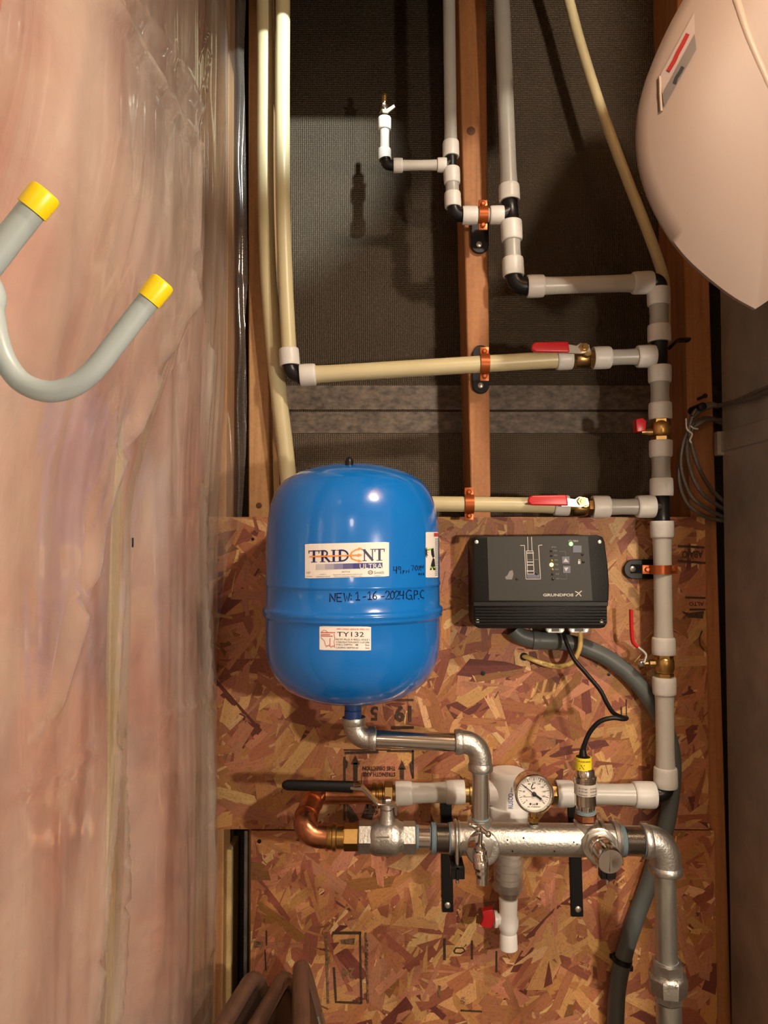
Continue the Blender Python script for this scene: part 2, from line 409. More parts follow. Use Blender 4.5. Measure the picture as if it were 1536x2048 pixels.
M['lens'] = film_mat('gauge_lens', .0)

# ------------------------------------------------------------------ room shell
XL = -.335
bm = bmesh.new(); box(bm, (-.5, -3.6, -.1), (2.4, .3, 0)); obj('floor', bm, M['concrete'], smooth=False, kind='structure')
bm = bmesh.new(); box(bm, (-.5, -3.6, 2.78), (2.4, .3, 2.86)); obj('ceiling', bm, M['pine'], smooth=False, kind='structure')
bm = bmesh.new(); box(bm, (-.5, -3.7, 0), (2.4, -3.6, 2.78)); obj('wall_front', bm, M['drywall'], smooth=False, kind='structure')
bm = bmesh.new(); box(bm, (2.3, -3.6, 0), (2.4, .2, 2.78)); obj('wall_right', bm, M['drywall'], smooth=False, kind='structure')

YB = .14                                                     # back of the stud bays
bm = bmesh.new(); box(bm, (-.5, YB, 0), (2.3, YB+.05, 2.78))
wb = obj('wall_back', bm, M['weave'], smooth=False, kind='structure')
for (y0, y1) in ((771, 819), (824, 866)):
    bm = bmesh.new(); a = P(500, y1, YB-.003); b = P(1460, y0, YB-.003)
    box(bm, (a.x, YB-.003, a.z), (b.x, YB-.0002, b.z))
    obj('seam_tape', bm, M['seamtape'], wb, smooth=False)
YS = .013                                                    # front of the studs
bm = bmesh.new(); a = P(500, 1010, YB); box(bm, (-.4, YB-.0012, 0), (.65, YB-.0002, P(0, 860, YB).z)); obj('sheathing_sheet', bm, M['weave2'], wb, smooth=False)
def stud(x0t, x1t, ptop, x0b, x1b, pbot, m, yf=YS, knots=(), parent=None):
    """stud face given by its edges in the picture at two heights, front plane yf, runs back to YB"""
    a, b = P(x0t, ptop, yf), P(x1t, ptop, yf); c, d = P(x1b, pbot, yf), P(x0b, pbot, yf)
    def ext(u, v, z): t = (z-u.z)/(v.z-u.z); return u+(v-u)*t
    zt, zb = 2.78, 0.0
    front = [ext(a, d, zt), ext(b, c, zt), ext(b, c, zb), ext(a, d, zb)]
    bm = bmesh.new(); prism(bm, front, (0, YB-yf-.001, 0), .002, 1)
    o = obj('stud', bm, m, parent or wb, smooth=False)
    for (kx, ky, kr) in knots:
        bm = bmesh.new(); kc = P(kx, ky, yf)
        lathe(bm, kc+Vector((0, .002, 0)), (0, -1, 0), [(0, S(yf)*kr), (.0026, S(yf)*kr), (.003, S(yf)*kr*.7)], 14)
        obj('knot', bm, M['knot'], o)
    return o
stud(497, 531, 0, 497, 541, 1030, M['post'], knots=((518, 1011, 6),))
stud(917, 972, 0, 942, 981, 990, M['stud'], knots=((942, 262, 9),))
stud(1360, 1408, 200, 1381, 1433, 1030, M['stud'])
# left wall: studs, insulation, film
bm = bmesh.new(); box(bm, (-.5, -3.6, 0), (-.475, YB, 2.78)); wl = obj('wall_left', bm, M['drywall'], smooth=False, kind='structure')
for y in (-.452, -.858):
    bm = bmesh.new(); box(bm, (XL-.14, y, 0), (XL, y+.038, 2.78), .002, 1); obj('stud', bm, M['pinel'], wl, smooth=False)
# corner post that closes the left wall (face toward the camera)
a = P(392, 600, .0); b = P(455, 600, .0)
bm = bmesh.new(); box(bm, (a.x-.04, .0, 0), (b.x, .10, 2.78), .002, 1); obj('corner_post', bm, M['post'], wl, smooth=False)
# narrow board and foil edge seen low in the gap beside the lower panel
a = P(452, 1700, .03); b = P(463, 1700, .03)
bm = bmesh.new(); box(bm, (a.x, .03, 0), (b.x, .10, P(0, 1700, .03).z), .002, 1); obj('trim_1', bm, M['pinel'], smooth=False, kind='structure')
a = P(488, 1800, .002); b = P(494, 1800, .002)
bm = bmesh.new(); box(bm, (a.x, .002, .2), (b.x, .06, P(0, 1662, .002).z)); obj('trim_2', bm, M['foil'], smooth=False, kind='structure')
# ceiling framing out of frame that shades the upper wall
bm = bmesh.new(); box(bm, (.34, -3.0, CZ+.886), (.38, -.30, 2.78)); obj('trim_3', bm, M['pine'], smooth=False, kind='structure')
bm = bmesh.new(); box(bm, (-.33, -.19, CZ+.968), (.335, -.15, 2.78)); obj('trim_4', bm, M['pine'], smooth=False, kind='structure')

def sstep(t): t = max(0, min(1, t)); return t*t*(3-2*t)
def insul_grid(y0, y1, z0, z1, off, amp, seed, ny, nz, mode):
    bm = bmesh.new(); g = []
    for i in range(ny+1):
        row = []
        y = y0+(y1-y0)*i/ny
        for j in range(nz+1):
            z = z0+(z1-z0)*j/nz
            u = i/ny; edge = (4*u*(1-u))**.4
            q = Vector((y*5.5, z*2.3, seed))
            x = XL+off+amp*(1+1.8*sstep((z-1.50)/.36)*(1 if y < -.43 else .12))*edge*(.75+.5*noise.noise(q)) + edge*.010*noise.noise(q*3.1) + .003*noise.noise(q*9)*edge
            row.append(bm.verts.new((x, y, z)))
        g.append(row)
    for i in range(ny):
        for j in range(nz): bm.faces.new((g[i][j], g[i+1][j], g[i+1][j+1], g[i][j+1]))
    return bm, g
def batt(y0, y1, seed, label):
    bm, g = insul_grid(y0, y1, .05, 2.74, -.012, .040, seed, 36, 110, 0)
    r = bmesh.ops.extrude_face_region(bm, geom=bm.faces[:])
    for v in [e for e in r['geom'] if isinstance(e, bmesh.types.BMVert)]: v.co.x = XL-.10
    return obj('insulation_batt', bm, M['insul'], None, label=label, cat='insulation', group='insulation batts in the left wall')
batt(-.412, -.012, 1.3, 'pink fibreglass insulation batt between the yellowish stud and the corner post')
batt(-.818, -.454, 5.9, 'pink fibreglass insulation batt behind the grey hooks at far left')

# film over the left wall
creases = []
for pl, am, wd in (
    ([(20, 0), (150, 170), (240, 285), (262, 340)], .006, .006), ([(60, 0), (190, 110), (260, 220)], .004, .008),
    ([(380, 60), (330, 200), (305, 320)], .006, .005), ([(392, 110), (360, 280)], .004, .005),
    ([(290, 440), (225, 700), (205, 860), (150, 1150), (90, 1400)], .007, .012),
    ([(225, 1160), (205, 1480), (0, 1590)], .003, .003), ([(270, 1448), (400, 1398)], .003, .003),
    ([(205, 1500), (170, 1900), (150, 2048)], .006, .006), ([(270, 1500), (235, 1800), (205, 2048)], .006, .005),
    ([(395, 700), (392, 950), (408, 1400), (398, 1900)], .006, .005), ([(160, 800), (180, 920), (150, 1040)], .004, .006),
    ([(245, 300), (240, 500), (250, 620)], .005, .008), ([(350, 620), (300, 800)], .003, .005)):
    pw = []
    for (x, y) in pl:
        v = PX(x, y, XL+.03); pw.append((v.y, v.z))
    creases.append((pw, am, wd))
def segd(p, a, b):
    ax, ay = a; bx, by = b; dx, dy = bx-ax, by-ay
    t = max(0, min(1, ((p[0]-ax)*dx+(p[1]-ay)*dy)/(dx*dx+dy*dy+1e-12)))
    return math.hypot(p[0]-ax-dx*t, p[1]-ay-dy*t)
def film_x(y, z):
    x = XL+.042+.072*sstep((z-1.50)/.36)*(.1+.9*sstep((-.38-y)/.06))
    for (c, s) in ((-.433, .045), (-.839, .045)):
        x -= .034*math.exp(-((y-c)/s)**2)*(1 if z < 1.75 else max(.45, 1-(z-1.75)*.9))
    q = Vector((y*4.5, z*1.6, 2.2))
    x += .009*noise.noise(q) + .005*noise.noise(Vector((y*14, z*2.2, 7.1))) + .0045*abs(noise.noise(Vector((y*30, z*3, 3.3))))
    for pw, am, wd in creases:
        for k in range(len(pw)-1):
            d = segd((y, z), pw[k], pw[k+1])
            if d < wd*3: x += 1.6*am*math.exp(-(d/wd)**2); break
    return x
bm = bmesh.new(); ny, nz = 150, 300; g = []
for i in range(ny+1):
    y = -.95+(.95-.006)*i/ny
    g.append([bm.verts.new((film_x(y, .1+2.6*j/nz)-(.035*max(0, (y+.05)/.05)**2), y, .1+2.6*j/nz)) for j in range(nz+1)])
for i in range(ny):
    for j in range(nz): bm.faces.new((g[i][j], g[i+1][j], g[i+1][j+1], g[i][j+1]))
fm = obj('vapour_barrier_film', bm, M['film'], None, angle=180, label='clear wrinkled plastic film stapled over the pink insulation on the left wall', cat='plastic sheet')
# flap of film hanging in front of the corner post and the gap beside it
bm = bmesh.new(); nx, nz = 34, 150; g = []
def flap_right(py):
    pts = [(0, 492), (110, 488), (330, 492), (560, 496), (640, 490), (800, 494), (900, 492), (1000, 486), (1060, 482), (1075, 470), (1120, 455), (1400, 418), (1640, 418), (1664, 400)]
    for k in range(len(pts)-1):
        if pts[k][0] <= py <= pts[k+1][0]:
            t = (py-pts[k][0])/(pts[k+1][0]-pts[k][0]); return pts[k][1]+(pts[k+1][1]-pts[k][1])*t
    return pts[-1][1]
for j in range(nz+1):
    py = 1660*j/nz - 10; xr = flap_right(max(0, py)); row = []
    for i in range(nx+1):
        px = 396+(xr-396)*i/nx
        t = i/nx
        Y = -.010 - .004*noise.noise(Vector((px*.03, py*.006, 4))) - .005*t*math.sin(px*.05+1.2*noise.noise(Vector((py*.004, 1, 2))))
        Y -= .012*math.exp(-((px-(477+5*noise.noise(Vector((py*.008, 3, 8)))))/7)**2)*(1 if py > 560 else .5)
        row.append(bm.verts.new(P(px, py, Y)))
    g.append(row)
for j in range(nz):
    for i in range(nx): bm.faces.new((g[j][i], g[j][i+1], g[j+1][i+1], g[j+1][i]))
obj('film_flap', bm, M['film2'], fm, angle=180)
for (x, y) in ((262, 1085), (248, 1466)):
    v = PX(x, y, XL+.012); bm = bmesh.new(); box(bm, (v.x, v.y-.001, v.z-.006), (v.x+.003, v.y+.001, v.z+.006)); obj('staple', bm, M['blackm'], fm, smooth=False)

# ------------------------------------------------------------------ strand board panels
PAL = [((.58, .325, .130), 3.2), ((.46, .215, .080), 5), ((.40, .160, .075), 6), ((.30, .100, .055), 3.6), ((.16, .045, .032), 1.05), ((.66, .42, .20), 1.5), ((.25, .11, .035), 1.0), ((.47, .205, .115), 4)]
PW = [p[1] for p in PAL]
def flakes(x0, x1, z0, z1, n, nsmall, rnd, tone):
    bm = bmesh.new(); col = bm.verts.layers.float_color.new('Col'); uvl = bm.loops.layers.uv.new('UV')
    for k in range(n+nsmall):
        small = k >= n
        cx = rnd.uniform(x0-.02, x1+.02); cz = rnd.uniform(z0-.02, z1+.02)
        if small: L = rnd.uniform(.006, .026); W = rnd.uniform(.0012, .005)
        else: L = rnd.triangular(.032, .15, .07); W = rnd.triangular(.008, .042, .018)
        an = rnd.gauss(.9, .6) if rnd.random() < .45 else rnd.uniform(0, PI)
        ca, sa = math.cos(an), math.sin(an)
        c = rnd.choices(PAL, PW)[0][0] if not small or rnd.random() < .3 else rnd.choice(((.62, .37, .17), (.52, .28, .12), (.66, .42, .21), (.20, .075, .035), (.46, .22, .10)))
        br = rnd.uniform(.82, 1.16)*tone
        c = (c[0]*br, c[1]*br*rnd.uniform(.93, 1.06), c[2]*br*rnd.uniform(.9, 1.08), 1)
        y = -.0016*rnd.random()
        s1, s2 = rnd.uniform(-.38, .38)*W, rnd.uniform(-.38, .38)*W
        pts = [(-L/2+s1, -W/2), (-L/6, -W/2*rnd.uniform(.85, 1.15)), (L/2+s2, -W/2*rnd.uniform(.7, 1)), (L/2-s2, W/2*rnd.uniform(.6, 1)), (L/6, W/2*rnd.uniform(.85, 1.15)), (-L/2-s1, W/2)]
        tx, tz = rnd.gauss(0, .006), rnd.gauss(0, .02)
        vs = []; inside = 0
        for (u, v) in pts:
            X = cx+u*ca-v*sa; Z = cz+u*sa+v*ca
            if x0 < X < x1 and z0 < Z < z1: inside += 1
            X = min(max(X, x0), x1); Z = min(max(Z, z0), z1)
            vt = bm.verts.new((X, y+u*tx*.3+v*tz, Z)); vt[col] = c; vs.append(vt)
        if inside == 0:
            for v in vs: bm.verts.remove(v)
            continue
        f = bm.faces.new(vs[::-1]); f.normal_update()
        if f.normal.y > 0: f.normal_flip()
        ou, ov = rnd.uniform(0, 50), rnd.uniform(0, 50)
        mp_ = {v: q for v, q in zip(vs, pts)}
        for lp in f.loops: lp[uvl].uv = (mp_[lp.vert][0]+ou, mp_[lp.vert][1]+ov)
    return bm
def panel(px0, py0, px1, py1, label, seed, tone, n, ns):
    a = P(px0, py1, 0); b = P(px1, py0, 0)
    t = thing('strand_board_panel', label, 'board', ((a.x+b.x)/2, .006, max(0, a.z)))
    bm = bmesh.new(); box(bm, (a.x, .0004, max(a.z, .03)), (b.x, .012, b.z)); obj('core', bm, M['osbbase'], t, smooth=False)
    fb = flakes(a.x, b.x, max(a.z, .4), b.z, n, ns, random.Random(seed), tone)
    obj('strand', fb, M['osb'], t, smooth=False, kind='stuff', recalc=False)
    return t, a, b
up, ua, ub = panel(412, 1034, 1409, 1658, 'reddish strand board panel behind the blue tank and black control box', 11, 1.0, 1900, 900)
lp, la, lb = panel(499, 1661, 1428, 2260, 'strand board panel below the long steel manifold, beside the brown chairs', 23, 1.09, 1900, 1100)

# stamps printed on the boards
OS = lambda x, y: P(x, y, -.0026)
def stamp(parent, draw, m='stamp', name='printed_stamp'):
    bm = bmesh.new(); draw(bm); obj(name, bm, M[m], parent, smooth=False, kind='stuff')
def d_num(bm):
    ribbon(bm, [(784, 1400), (826, 1400)], 4, OS); ribbon(bm, [(784, 1455), (826, 1455)], 5.5, OS)
    text(bm, '19', 823, 1413, 30, OS, 33, flip=True, bold=.03)
def d_five(bm): text(bm, '5', 756, 1414, 27, OS, 15, flip=True, bold=.03)
def d_frame(bm):
    ribbon(bm, [(689, 1500), (780, 1500)], 3, OS); ribbon(bm, [(691, 1506), (755, 1504)], 5.5, OS); ribbon(bm, [(775, 1502), (826, 1502)], 4.5, OS)
    ribbon(bm, [(826, 1500), (826, 1556)], 4, OS); ribbon(bm, [(689, 1515), (689, 1640)], 4.5, OS)
    poly(bm, [(690, 1517), (696, 1524), (695, 1534), (690, 1540)], OS); poly(bm, [(825, 1520), (819, 1528), (821, 1545), (825, 1558)], OS)
def d_arrow(x, yt, h, wd):
    def f(bm): poly(bm, [(x, yt), (x-wd/2, yt+18), (x+wd/2, yt+18)], OS); ribbon(bm, [(x, yt+17), (x, yt+h)], wd*.5, OS)
    return f
def d_dir(bm): text(bm, 'THIS DIRECTION', 791, 1533, 8, OS, 66, flip=True, bold=.025); text(bm, 'STRENGTH AXIS', 791, 1545, 8, OS, 66, flip=True, bold=.025)
def d_mill(bm): text(bm, 'MILL', 772, 1605, 12, OS, 46, flip=True, bold=.03); text(bm, '672', 756, 1621, 9, OS, 26, flip=True, bold=.025)
def d_b1(bm): poly(bm, [(695, 1606), (706, 1620), (718, 1640), (700, 1648), (693, 1630)], OS)
def d_b2(bm): poly(bm, [(735, 1602), (752, 1614), (744, 1640), (722, 1636)], OS)
def d_aba(bm):
    ribbon(bm, [(1357, 1092), (1408, 1095)], 4.5, OS); ribbon(bm, [(1357, 1122), (1410, 1126)], 4.5, OS); text(bm, 'ABAJO', 1406, 1102, 14, OS, 42, flip=True, bold=.025)
def d_alto(bm):
    ribbon(bm, [(1372, 1195), (1410, 1196)], 4, OS); text(bm, 'ALTO', 1408, 1204, 8, OS, 30, flip=True, bold=.02); ribbon(bm, [(1380, 1219), (1410, 1219)], 4, OS)
def d_blot(bm): poly(bm, [(1363, 1222), (1378, 1226), (1408, 1222), (1406, 1237), (1376, 1235)], OS)
def d_arc(bm): ribbon(bm, [(1404, 1262), (1399, 1275), (1400, 1290), (1408, 1300)], 3, OS)
def line(*p, w_=2.5): return lambda bm: ribbon(bm, list(p), w_, OS)
for d_ in (d_num, d_five, d_frame, d_arrow(711, 1511, 52, 17), d_arrow(804, 1521, 36, 16), d_dir, d_mill, d_b1, d_b2, d_aba, d_alto, d_blot, d_arc, line((1243, 1414), (1243, 1430)), line((1253, 1400), (1253, 1440), w_=2)): stamp(up, d_)
def d_ring(bm): ribbon(bm, [(908, 1902), (912, 1896), (926, 1896), (930, 1902), (922, 1907), (910, 1906), (908, 1902)], 3, OS)
def d_rect(bm):
    ribbon(bm, [(667, 1866), (721, 1866)], 6, OS); ribbon(bm, [(720, 1866), (723, 2006)], 4, OS); ribbon(bm, [(668, 1936), (672, 2004), (722, 2006)], 4.5, OS)
def d_span(bm): text(bm, 'SPAN 24', 736, 1932, 6.5, OS, 52, vert=1, bold=.02)
for d_ in (d_rect, d_ring, d_span, line((889, 1878), (889, 1919), w_=5), line((944, 1882), (944, 1918), w_=4), line((993, 1903), (993, 1944), w_=3.5), line((922, 2021), (963, 2023), w_=3.5), line((533, 1862), (533, 1890), w_=3), line((530, 1900), (532, 1940))): stamp(lp, d_)
def d_bars(bm): ribbon(bm, [(652, 1866), (656, 2006)], 5, OS); ribbon(bm, [(731, 1866), (736, 2006)], 4, OS)
for d_ in (d_bars, lambda bm: poly(bm, [(680, 1880), (710, 1876), (708, 1890), (682, 1888)], OS), lambda bm: text(bm, '24', 710, 1936, 22, OS, 26, flip=True, bold=.03), lambda bm: poly(bm, [(508, 1882), (526, 1884), (525, 1896), (508, 1895)], OS), lambda bm: poly(bm, [(876, 1970), (882, 1972), (880, 1996), (876, 1994)], OS), lambda bm: text(bm, 'APA', 931, 2010, 10, OS, 16, vert=1)): stamp(lp, d_, 'stampf', 'faded_stamp')
for (px, py, r, parent) in ((506, 1078, 3, up), (966, 1346, 4.5, up), (1217, 1349, 3, up), (519, 1682, 4, lp)):
    bm = bmesh.new(); c = P(px, py, -.001); lathe(bm, c, (0, -1, 0), [(0, S(0)*r), (.0022, S(0)*r), (.0024, S(0)*r*.5)], 10); obj('nail_head', bm, M['blackm'], parent)

# ------------------------------------------------------------------ plumbing helpers
YP = -.050
def collar_bm(bm, A, d, L, R):
    lathe(bm, A, d, [(0, R*.80), (.0, R*.95), (L*.05, R*.985), (L*.30, R), (L*.80, R*.985), (L*.93, R*.965), (L*.98, R*.93), (L, R*.88), (L, R*.7)], 32)
def pipe(label, A, B, Y, dpx, c0=0, c1=0, cd=None, m='poly', flare=1.08, name='water_pipe', group=None, pts=None, Y2=None, cat='pipe'):
    """pipe between two picture points, collars of c0/c1 pixels at its ends"""
    Y2 = Y if Y2 is None else Y2
    a, b = P(*A, Y), P(*B, Y2); s = S((Y+Y2)/2); d = (b-a).normalized(); L = (b-a).length
    t = thing(name, label, cat, a, group)
    bm = bmesh.new(); r = dpx*s/2
    if pts:
        pp = catmull([P(*q) for q in pts], 8); tube(bm, pp, r, 18)
    else:
        n = 24; rs = []; pp = []
        for i in range(n+1):
            u = i/n; x = u*L; k = 1
            if c0: k = max(k, 1+(flare-1)*math.exp(-max(0, x-c0*s)/(14*s)))
            if c1: k = max(k, 1+(flare-1)*math.exp(-max(0, L-x-c1*s)/(14*s)))
            pp.append(a+d*x); rs.append(r*k)
        tube(bm, pp, rs, 22)
    obj('tube', bm, M[m], t)
    R = (cd or dpx*1.36)*s/2
    if c0:
        dd = (pp[1]-pp[0]).normalized(); bm = bmesh.new(); collar_bm(bm, pp[0], dd, c0*s, R); obj('collar', bm, M['collar'], t)
    if c1:
        dd = (pp[-2]-pp[-1]).normalized(); bm = bmesh.new(); collar_bm(bm, pp[-1], dd, c1*s, R); obj('collar', bm, M['collar'], t)
    return t
def elbow(label, A, K, B, Y, dpx, m='black', name='elbow_fitting', Y2=None, ribs=True):
    """bend from A round corner K to B (picture points)"""
    Y2 = Y if Y2 is None else Y2
    a, k, b = P(*A, Y), P(*K, (Y+Y2)/2 if Y2 != Y else Y), P(*B, Y2); r = dpx*S(Y)/2
    pts = [a]
    n = 10; a1 = a+(k-a)*.25; b1 = b+(k-b)*.25
    for i in range(n+1):
        t = i/n; pts.append(a1*(1-t)**2+k*2*t*(1-t)+b1*t*t)
    pts.append(b)
    bm = bmesh.new(); tube(bm, pts, r, 20)
    if ribs:
        lathe(bm, a, (k-a), [(0, r*1.02), (.0, r*1.12), (r*.35, r*1.12), (r*.4, r*1.0)], 20)
        lathe(bm, b, (k-b), [(0, r*1.02), (.0, r*1.12), (r*.35, r*1.12), (r*.4, r*1.0)], 20)
    return obj(name, bm, M[m], None, label=label, cat='pipe fitting')
def tee(label, A, B, Q, Y, dpx, m='black'):
    a, b, q = P(*A, Y), P(*B, Y), P(*Q, Y); r = dpx*S(Y)/2; c = (a+b)/2
    bm = bmesh.new(); L = (b-a).length
    lathe(bm, a, b-a, [(0, r*.95), (0, r*1.05), (L*.12, r*1.05), (L*.14, r), (L*.86, r), (L*.88, r*1.05), (L, r*1.05), (L, r*.95)], 22)
    L2 = (q-c).length; lathe(bm, c, q-c, [(0, r*.98), (L2*.85, r*.98), (L2*.87, r*1.04), (L2, r*1.04)], 20)
    return obj('tee_fitting', bm, M[m], None, label=label, cat='pipe fitting')
def hexn(bm, A, d, L, R, rot=.26):
    lathe(bm, A, d, [(0, R*.86), (L*.10, R), (L*.90, R), (L, R*.86)], 6, rot)
def ball_valve(label, A, B, Y, dpx, handle, m='brass', hcol='red', nut=None, text_on=False, group=None):
    a, b = P(*A, Y), P(*B, Y); d = (b-a).normalized(); L = (b-a).length; r = dpx*S(Y)/2
    t = thing('ball_valve', label, 'valve', (a+b)/2, group)
    bm = bmesh.new()
    lathe(bm, a, d, [(0, r*.70), (L*.10, r*.72), (L*.14, r*.84), (L*.22, r*.95), (L*.34, r*1.0), (L*.62, r*1.0), (L*.70, r*.92), (L*.76, r*.86), (L*.80, r*.72), (L, r*.72)], 24)
    hexn(bm, a+d*L*.02, d, L*.20, r*.92); hexn(bm, a+d*L*.78, d, L*.20, r*.92)
    obj('body', bm, M[m], t)
    return t, a, b, d, L, r

# ---- cream pipes on the left
pipe('cream plastic pipe, leftmost of the upright pair, running down behind the blue tank', (529, -20), (575, 960), -.03, 33, m='cream',
     pts=[(527, -310, -.03), (529, -30, -.03), (531, 150, -.03), (531, 330, -.028), (535, 520, -.026), (545, 660, -.022), (559, 800, -.02), (571, 900, -.02), (580, 1000, -.02), (582, 1060, -.02)])
pipe('cream plastic pipe, right one of the upright pair, ending in a black elbow', (566, -30), (579, 700), -.062, 30, 0, 0, 40, m='cream',
     pts=[(567, -310, -.062), (566, -30, -.062), (565, 200, -.062), (566, 400, -.062), (571, 560, -.062), (578, 698, -.062)], name='water_pipe')
t = bpy.data.objects['water_pipe.001']
bm = bmesh.new(); a = P(577.5, 697, -.062); b = P(580, 731, -.062); collar_bm(bm, b, a-b, (a-b).length, 20.5*S(-.062)); obj('collar', bm, M['collar'], t)
elbow('black elbow at the left end of the sloping cream pipe', (579, 726), (582, 750), (603, 752), -.062, 29)
pipe('sloping cream plastic pipe crossing the middle stud with a copper strap', (600, 751), (1143, 717), -.062, 34, 32, 31, 45, m='cream', Y2=YP)
pipe('cream plastic pipe entering behind the blue tank at its upper right', (800, 1007), (1137, 1011), YP, 31, 0, 30, 42, m='cream')

# ---- upper small branch
elbow('small black elbow below the little brass drain valve', (770, 318), (772, 331), (789, 331), YP, 21)
pipe('short upright white pipe carrying the little brass drain valve', (769, 236), (769, 321), .0, 18.5, 25, 24, 27, m='polyw')
pipe('short white pipe running level from the small black elbow', (787, 331), (893, 330), YP, 20, 19, 19, 29, m='polyw')
t = thing('drain_valve', 'little brass drain valve with hose barb standing alone at the top', 'valve', P(769, 232, .0))
bm = bmesh.new(); c = P(769, 241, .0); s = S(.0); lathe(bm, c, (0, 0, 1), [(0, 10*s), (3*s, 11*s), (8*s, 11*s), (12*s, 9*s), (16*s, 8*s)], 20); obj('base_ring', bm, M['brass'], t)
bm = bmesh.new(); lathe(bm, P(769, 227, .0), (0, 0, 1), [(0, 8*s), (2*s, 10.5*s), (14*s, 10.5*s), (19*s, 7*s), (21*s, 5*s)], 18); obj('body', bm, M['polish'], t)
bm = bmesh.new(); lathe(bm, P(769, 208, .0), (0, 0, 1), [(0, 4*s), (4*s, 4*s), (5*s, 6*s), (9*s, 4.5*s), (10*s, 6*s), (14*s, 4.5*s), (15*s, 6*s), (19*s, 4.5*s), (21*s, 3*s)], 16); obj('hose_barb', bm, M['brass'], t)
bm = bmesh.new(); pts = [P(764, 217, -.014), P(772, 218, -.014), P(788, 208, -.016), P(791, 214, -.016), P(776, 226, -.014), P(765, 225, -.014)]; prism(bm, pts, (0, .003, 0), .0006, 1)
lathe(bm, P(768, 218, .0), (0, -1, 0), [(0, 4*s), (.016, 4*s), (.018, 2*s)], 10); obj('lever', bm, M['screw'], t)

# ---- second riser (left of middle stud)
pipe('long grey-white pipe rising beside the middle stud to the top of the frame', (894, -310), (902, 314), YP, 25, 0, 32, 34, m='poly')
tee('black tee between the two small collars left of the middle stud', (902, 309), (903, 341), (888, 330), YP, 24)
pipe('short grey pipe between tee and elbow left of the middle stud', (903, 337), (906, 415), YP, 26, 32, 31, 34, m='poly')
elbow('black elbow left of the upper copper strap', (906, 408), (909, 431), (930, 431), YP, 26)
pipe('stub of pipe held by the upper copper strap on the middle stud', (925, 431), (1007, 430), YP, 26, 30, 28, 37, m='poly')
# ---- third riser
pipe('long grey-white pipe rising between the middle stud and the diagonal tube', (991, -310), (1019, 402), YP, 33, 0, 33, 43, m='poly')
tee('black tee right of the upper copper strap', (1019, 396), (1023, 446), (1004, 430), YP, 31)
pipe('short grey pipe dropping from the tee right of the middle stud', (1022, 443), (1027, 552), YP, 32, 40, 37, 44, m='poly')
elbow('black elbow at the left end of the upper level pipe on the right', (1027, 545), (1030, 573), (1058, 573), YP, 34)
pipe('level grey-white pipe below the diagonal tube, near the domed white shell', (1054, 573), (1304, 565), YP, 34, 34, 40, 46, m='polyw')
elbow('black elbow at the top of the right-hand riser', (1298, 564), (1318, 562), (1318, 583), YP, 34)
# ---- right-hand riser
def riser(label, ya, yb, c0, c1, m='poly'):
    f = lambda y: 1317+ (y-577)*.0145
    return pipe(label, (f(ya), ya), (f(yb), yb), YP, 35, c0, c1, 46, m=m)
rx = lambda y: 1317+(y-577)*.0145
riser('topmost short pipe of the right-hand riser', 577, 684, 35, 35)
tee('black tee on the right-hand riser at the upper red-handled valve', (rx(678), 678), (rx(738), 738), (1302, 711), YP, 31)
riser('short riser pipe above the brass valve with small red knob', 732, 839, 34, 34)
riser('short riser pipe between the brass knob valve and the lower tee', 881, 992, 34, 36)
tee('black tee on the right-hand riser at the lower red-handled valve', (rx(986), 986), (rx(1046), 1046), (1302, 1014), YP, 31)
riser('long riser pipe held by the copper strap right of the control box', 1042, 1309, 34, 34, 'polyw')
riser('long riser pipe below the brass valve with red lever', 1354, 1574, 35, 39, 'polyw')
elbow('black elbow at the bottom of the right-hand riser', (rx(1566), 1566), (1331, 1588), (1306, 1588), YP, 33)
# level branches with red handled valves
pipe('short pipe stub right of the upper red-handled valve', (1186, 716), (1309, 712), YP, 31, 35, 36, 46)
pipe('short pipe stub right of the lower red-handled valve', (1184, 1014), (1308, 1013), YP, 31, 35, 35, 46)

def red_lever_valve(label, x, y, xr, dy, hx0, hx1, hy):
    t, a, b, d, L, r = ball_valve(label, (x, y), (xr, y-1), YP, 38, None, 'brassd')
    s = S(YP); yf = YP-.030
    bm = bmesh.new(); lathe(bm, P((x+xr)/2+2, y-6, YP), (0, -1, 0), [(0, 9*s), (.024, 9*s), (.026, 7*s)], 14); obj('stem', bm, M['brassd'], t)
    bm = bmesh.new(); pts = [P(hx1-12, hy-8, yf), P(hx1+16, hy-3, yf), P(hx1+24, hy-9, yf), P(hx1+42, hy-5, yf), P(hx1+45, hy+8, yf), P(hx1+28, hy+14, yf), P(hx1-12, hy+12, yf)]
    prism(bm, pts, (0, .003, 0), .0008, 1); h = obj('lever_plate', bm, M['screw'], t)
    bm = bmesh.new(); lathe(bm, P((x+xr)/2+2, hy+2, yf), (0, -1, 0), [(0, 9*s), (.006, 9*s), (.006, 5*s), (.009, 5*s)], 6); obj('nut', bm, M['brass'], h)
    bm = bmesh.new(); hh = 10.5
    pts = [P(hx0+8, hy-hh, yf-.004), P(hx1, hy-hh-1, yf-.004), P(hx1+3, hy+hh, yf-.004), P(hx0+8, hy+hh-1, yf-.004), P(hx0+1, hy+5, yf-.004), P(hx0, hy, yf-.004), P(hx0+2, hy-6, yf-.004)]
    prism(bm, pts, (0, .009, 0), .003, 3); g = obj('handle_grip', bm, M['red'], t, label='red vinyl grip')
    return t
red_lever_valve('brass valve with flat red grip on the upper level branch', 1143, 718, 1188, 0, 1063, 1137, 694)
red_lever_valve('brass valve with flat red grip on the lower level branch, right of the tank', 1137, 1015, 1186, 0, 1056, 1134, 1001)

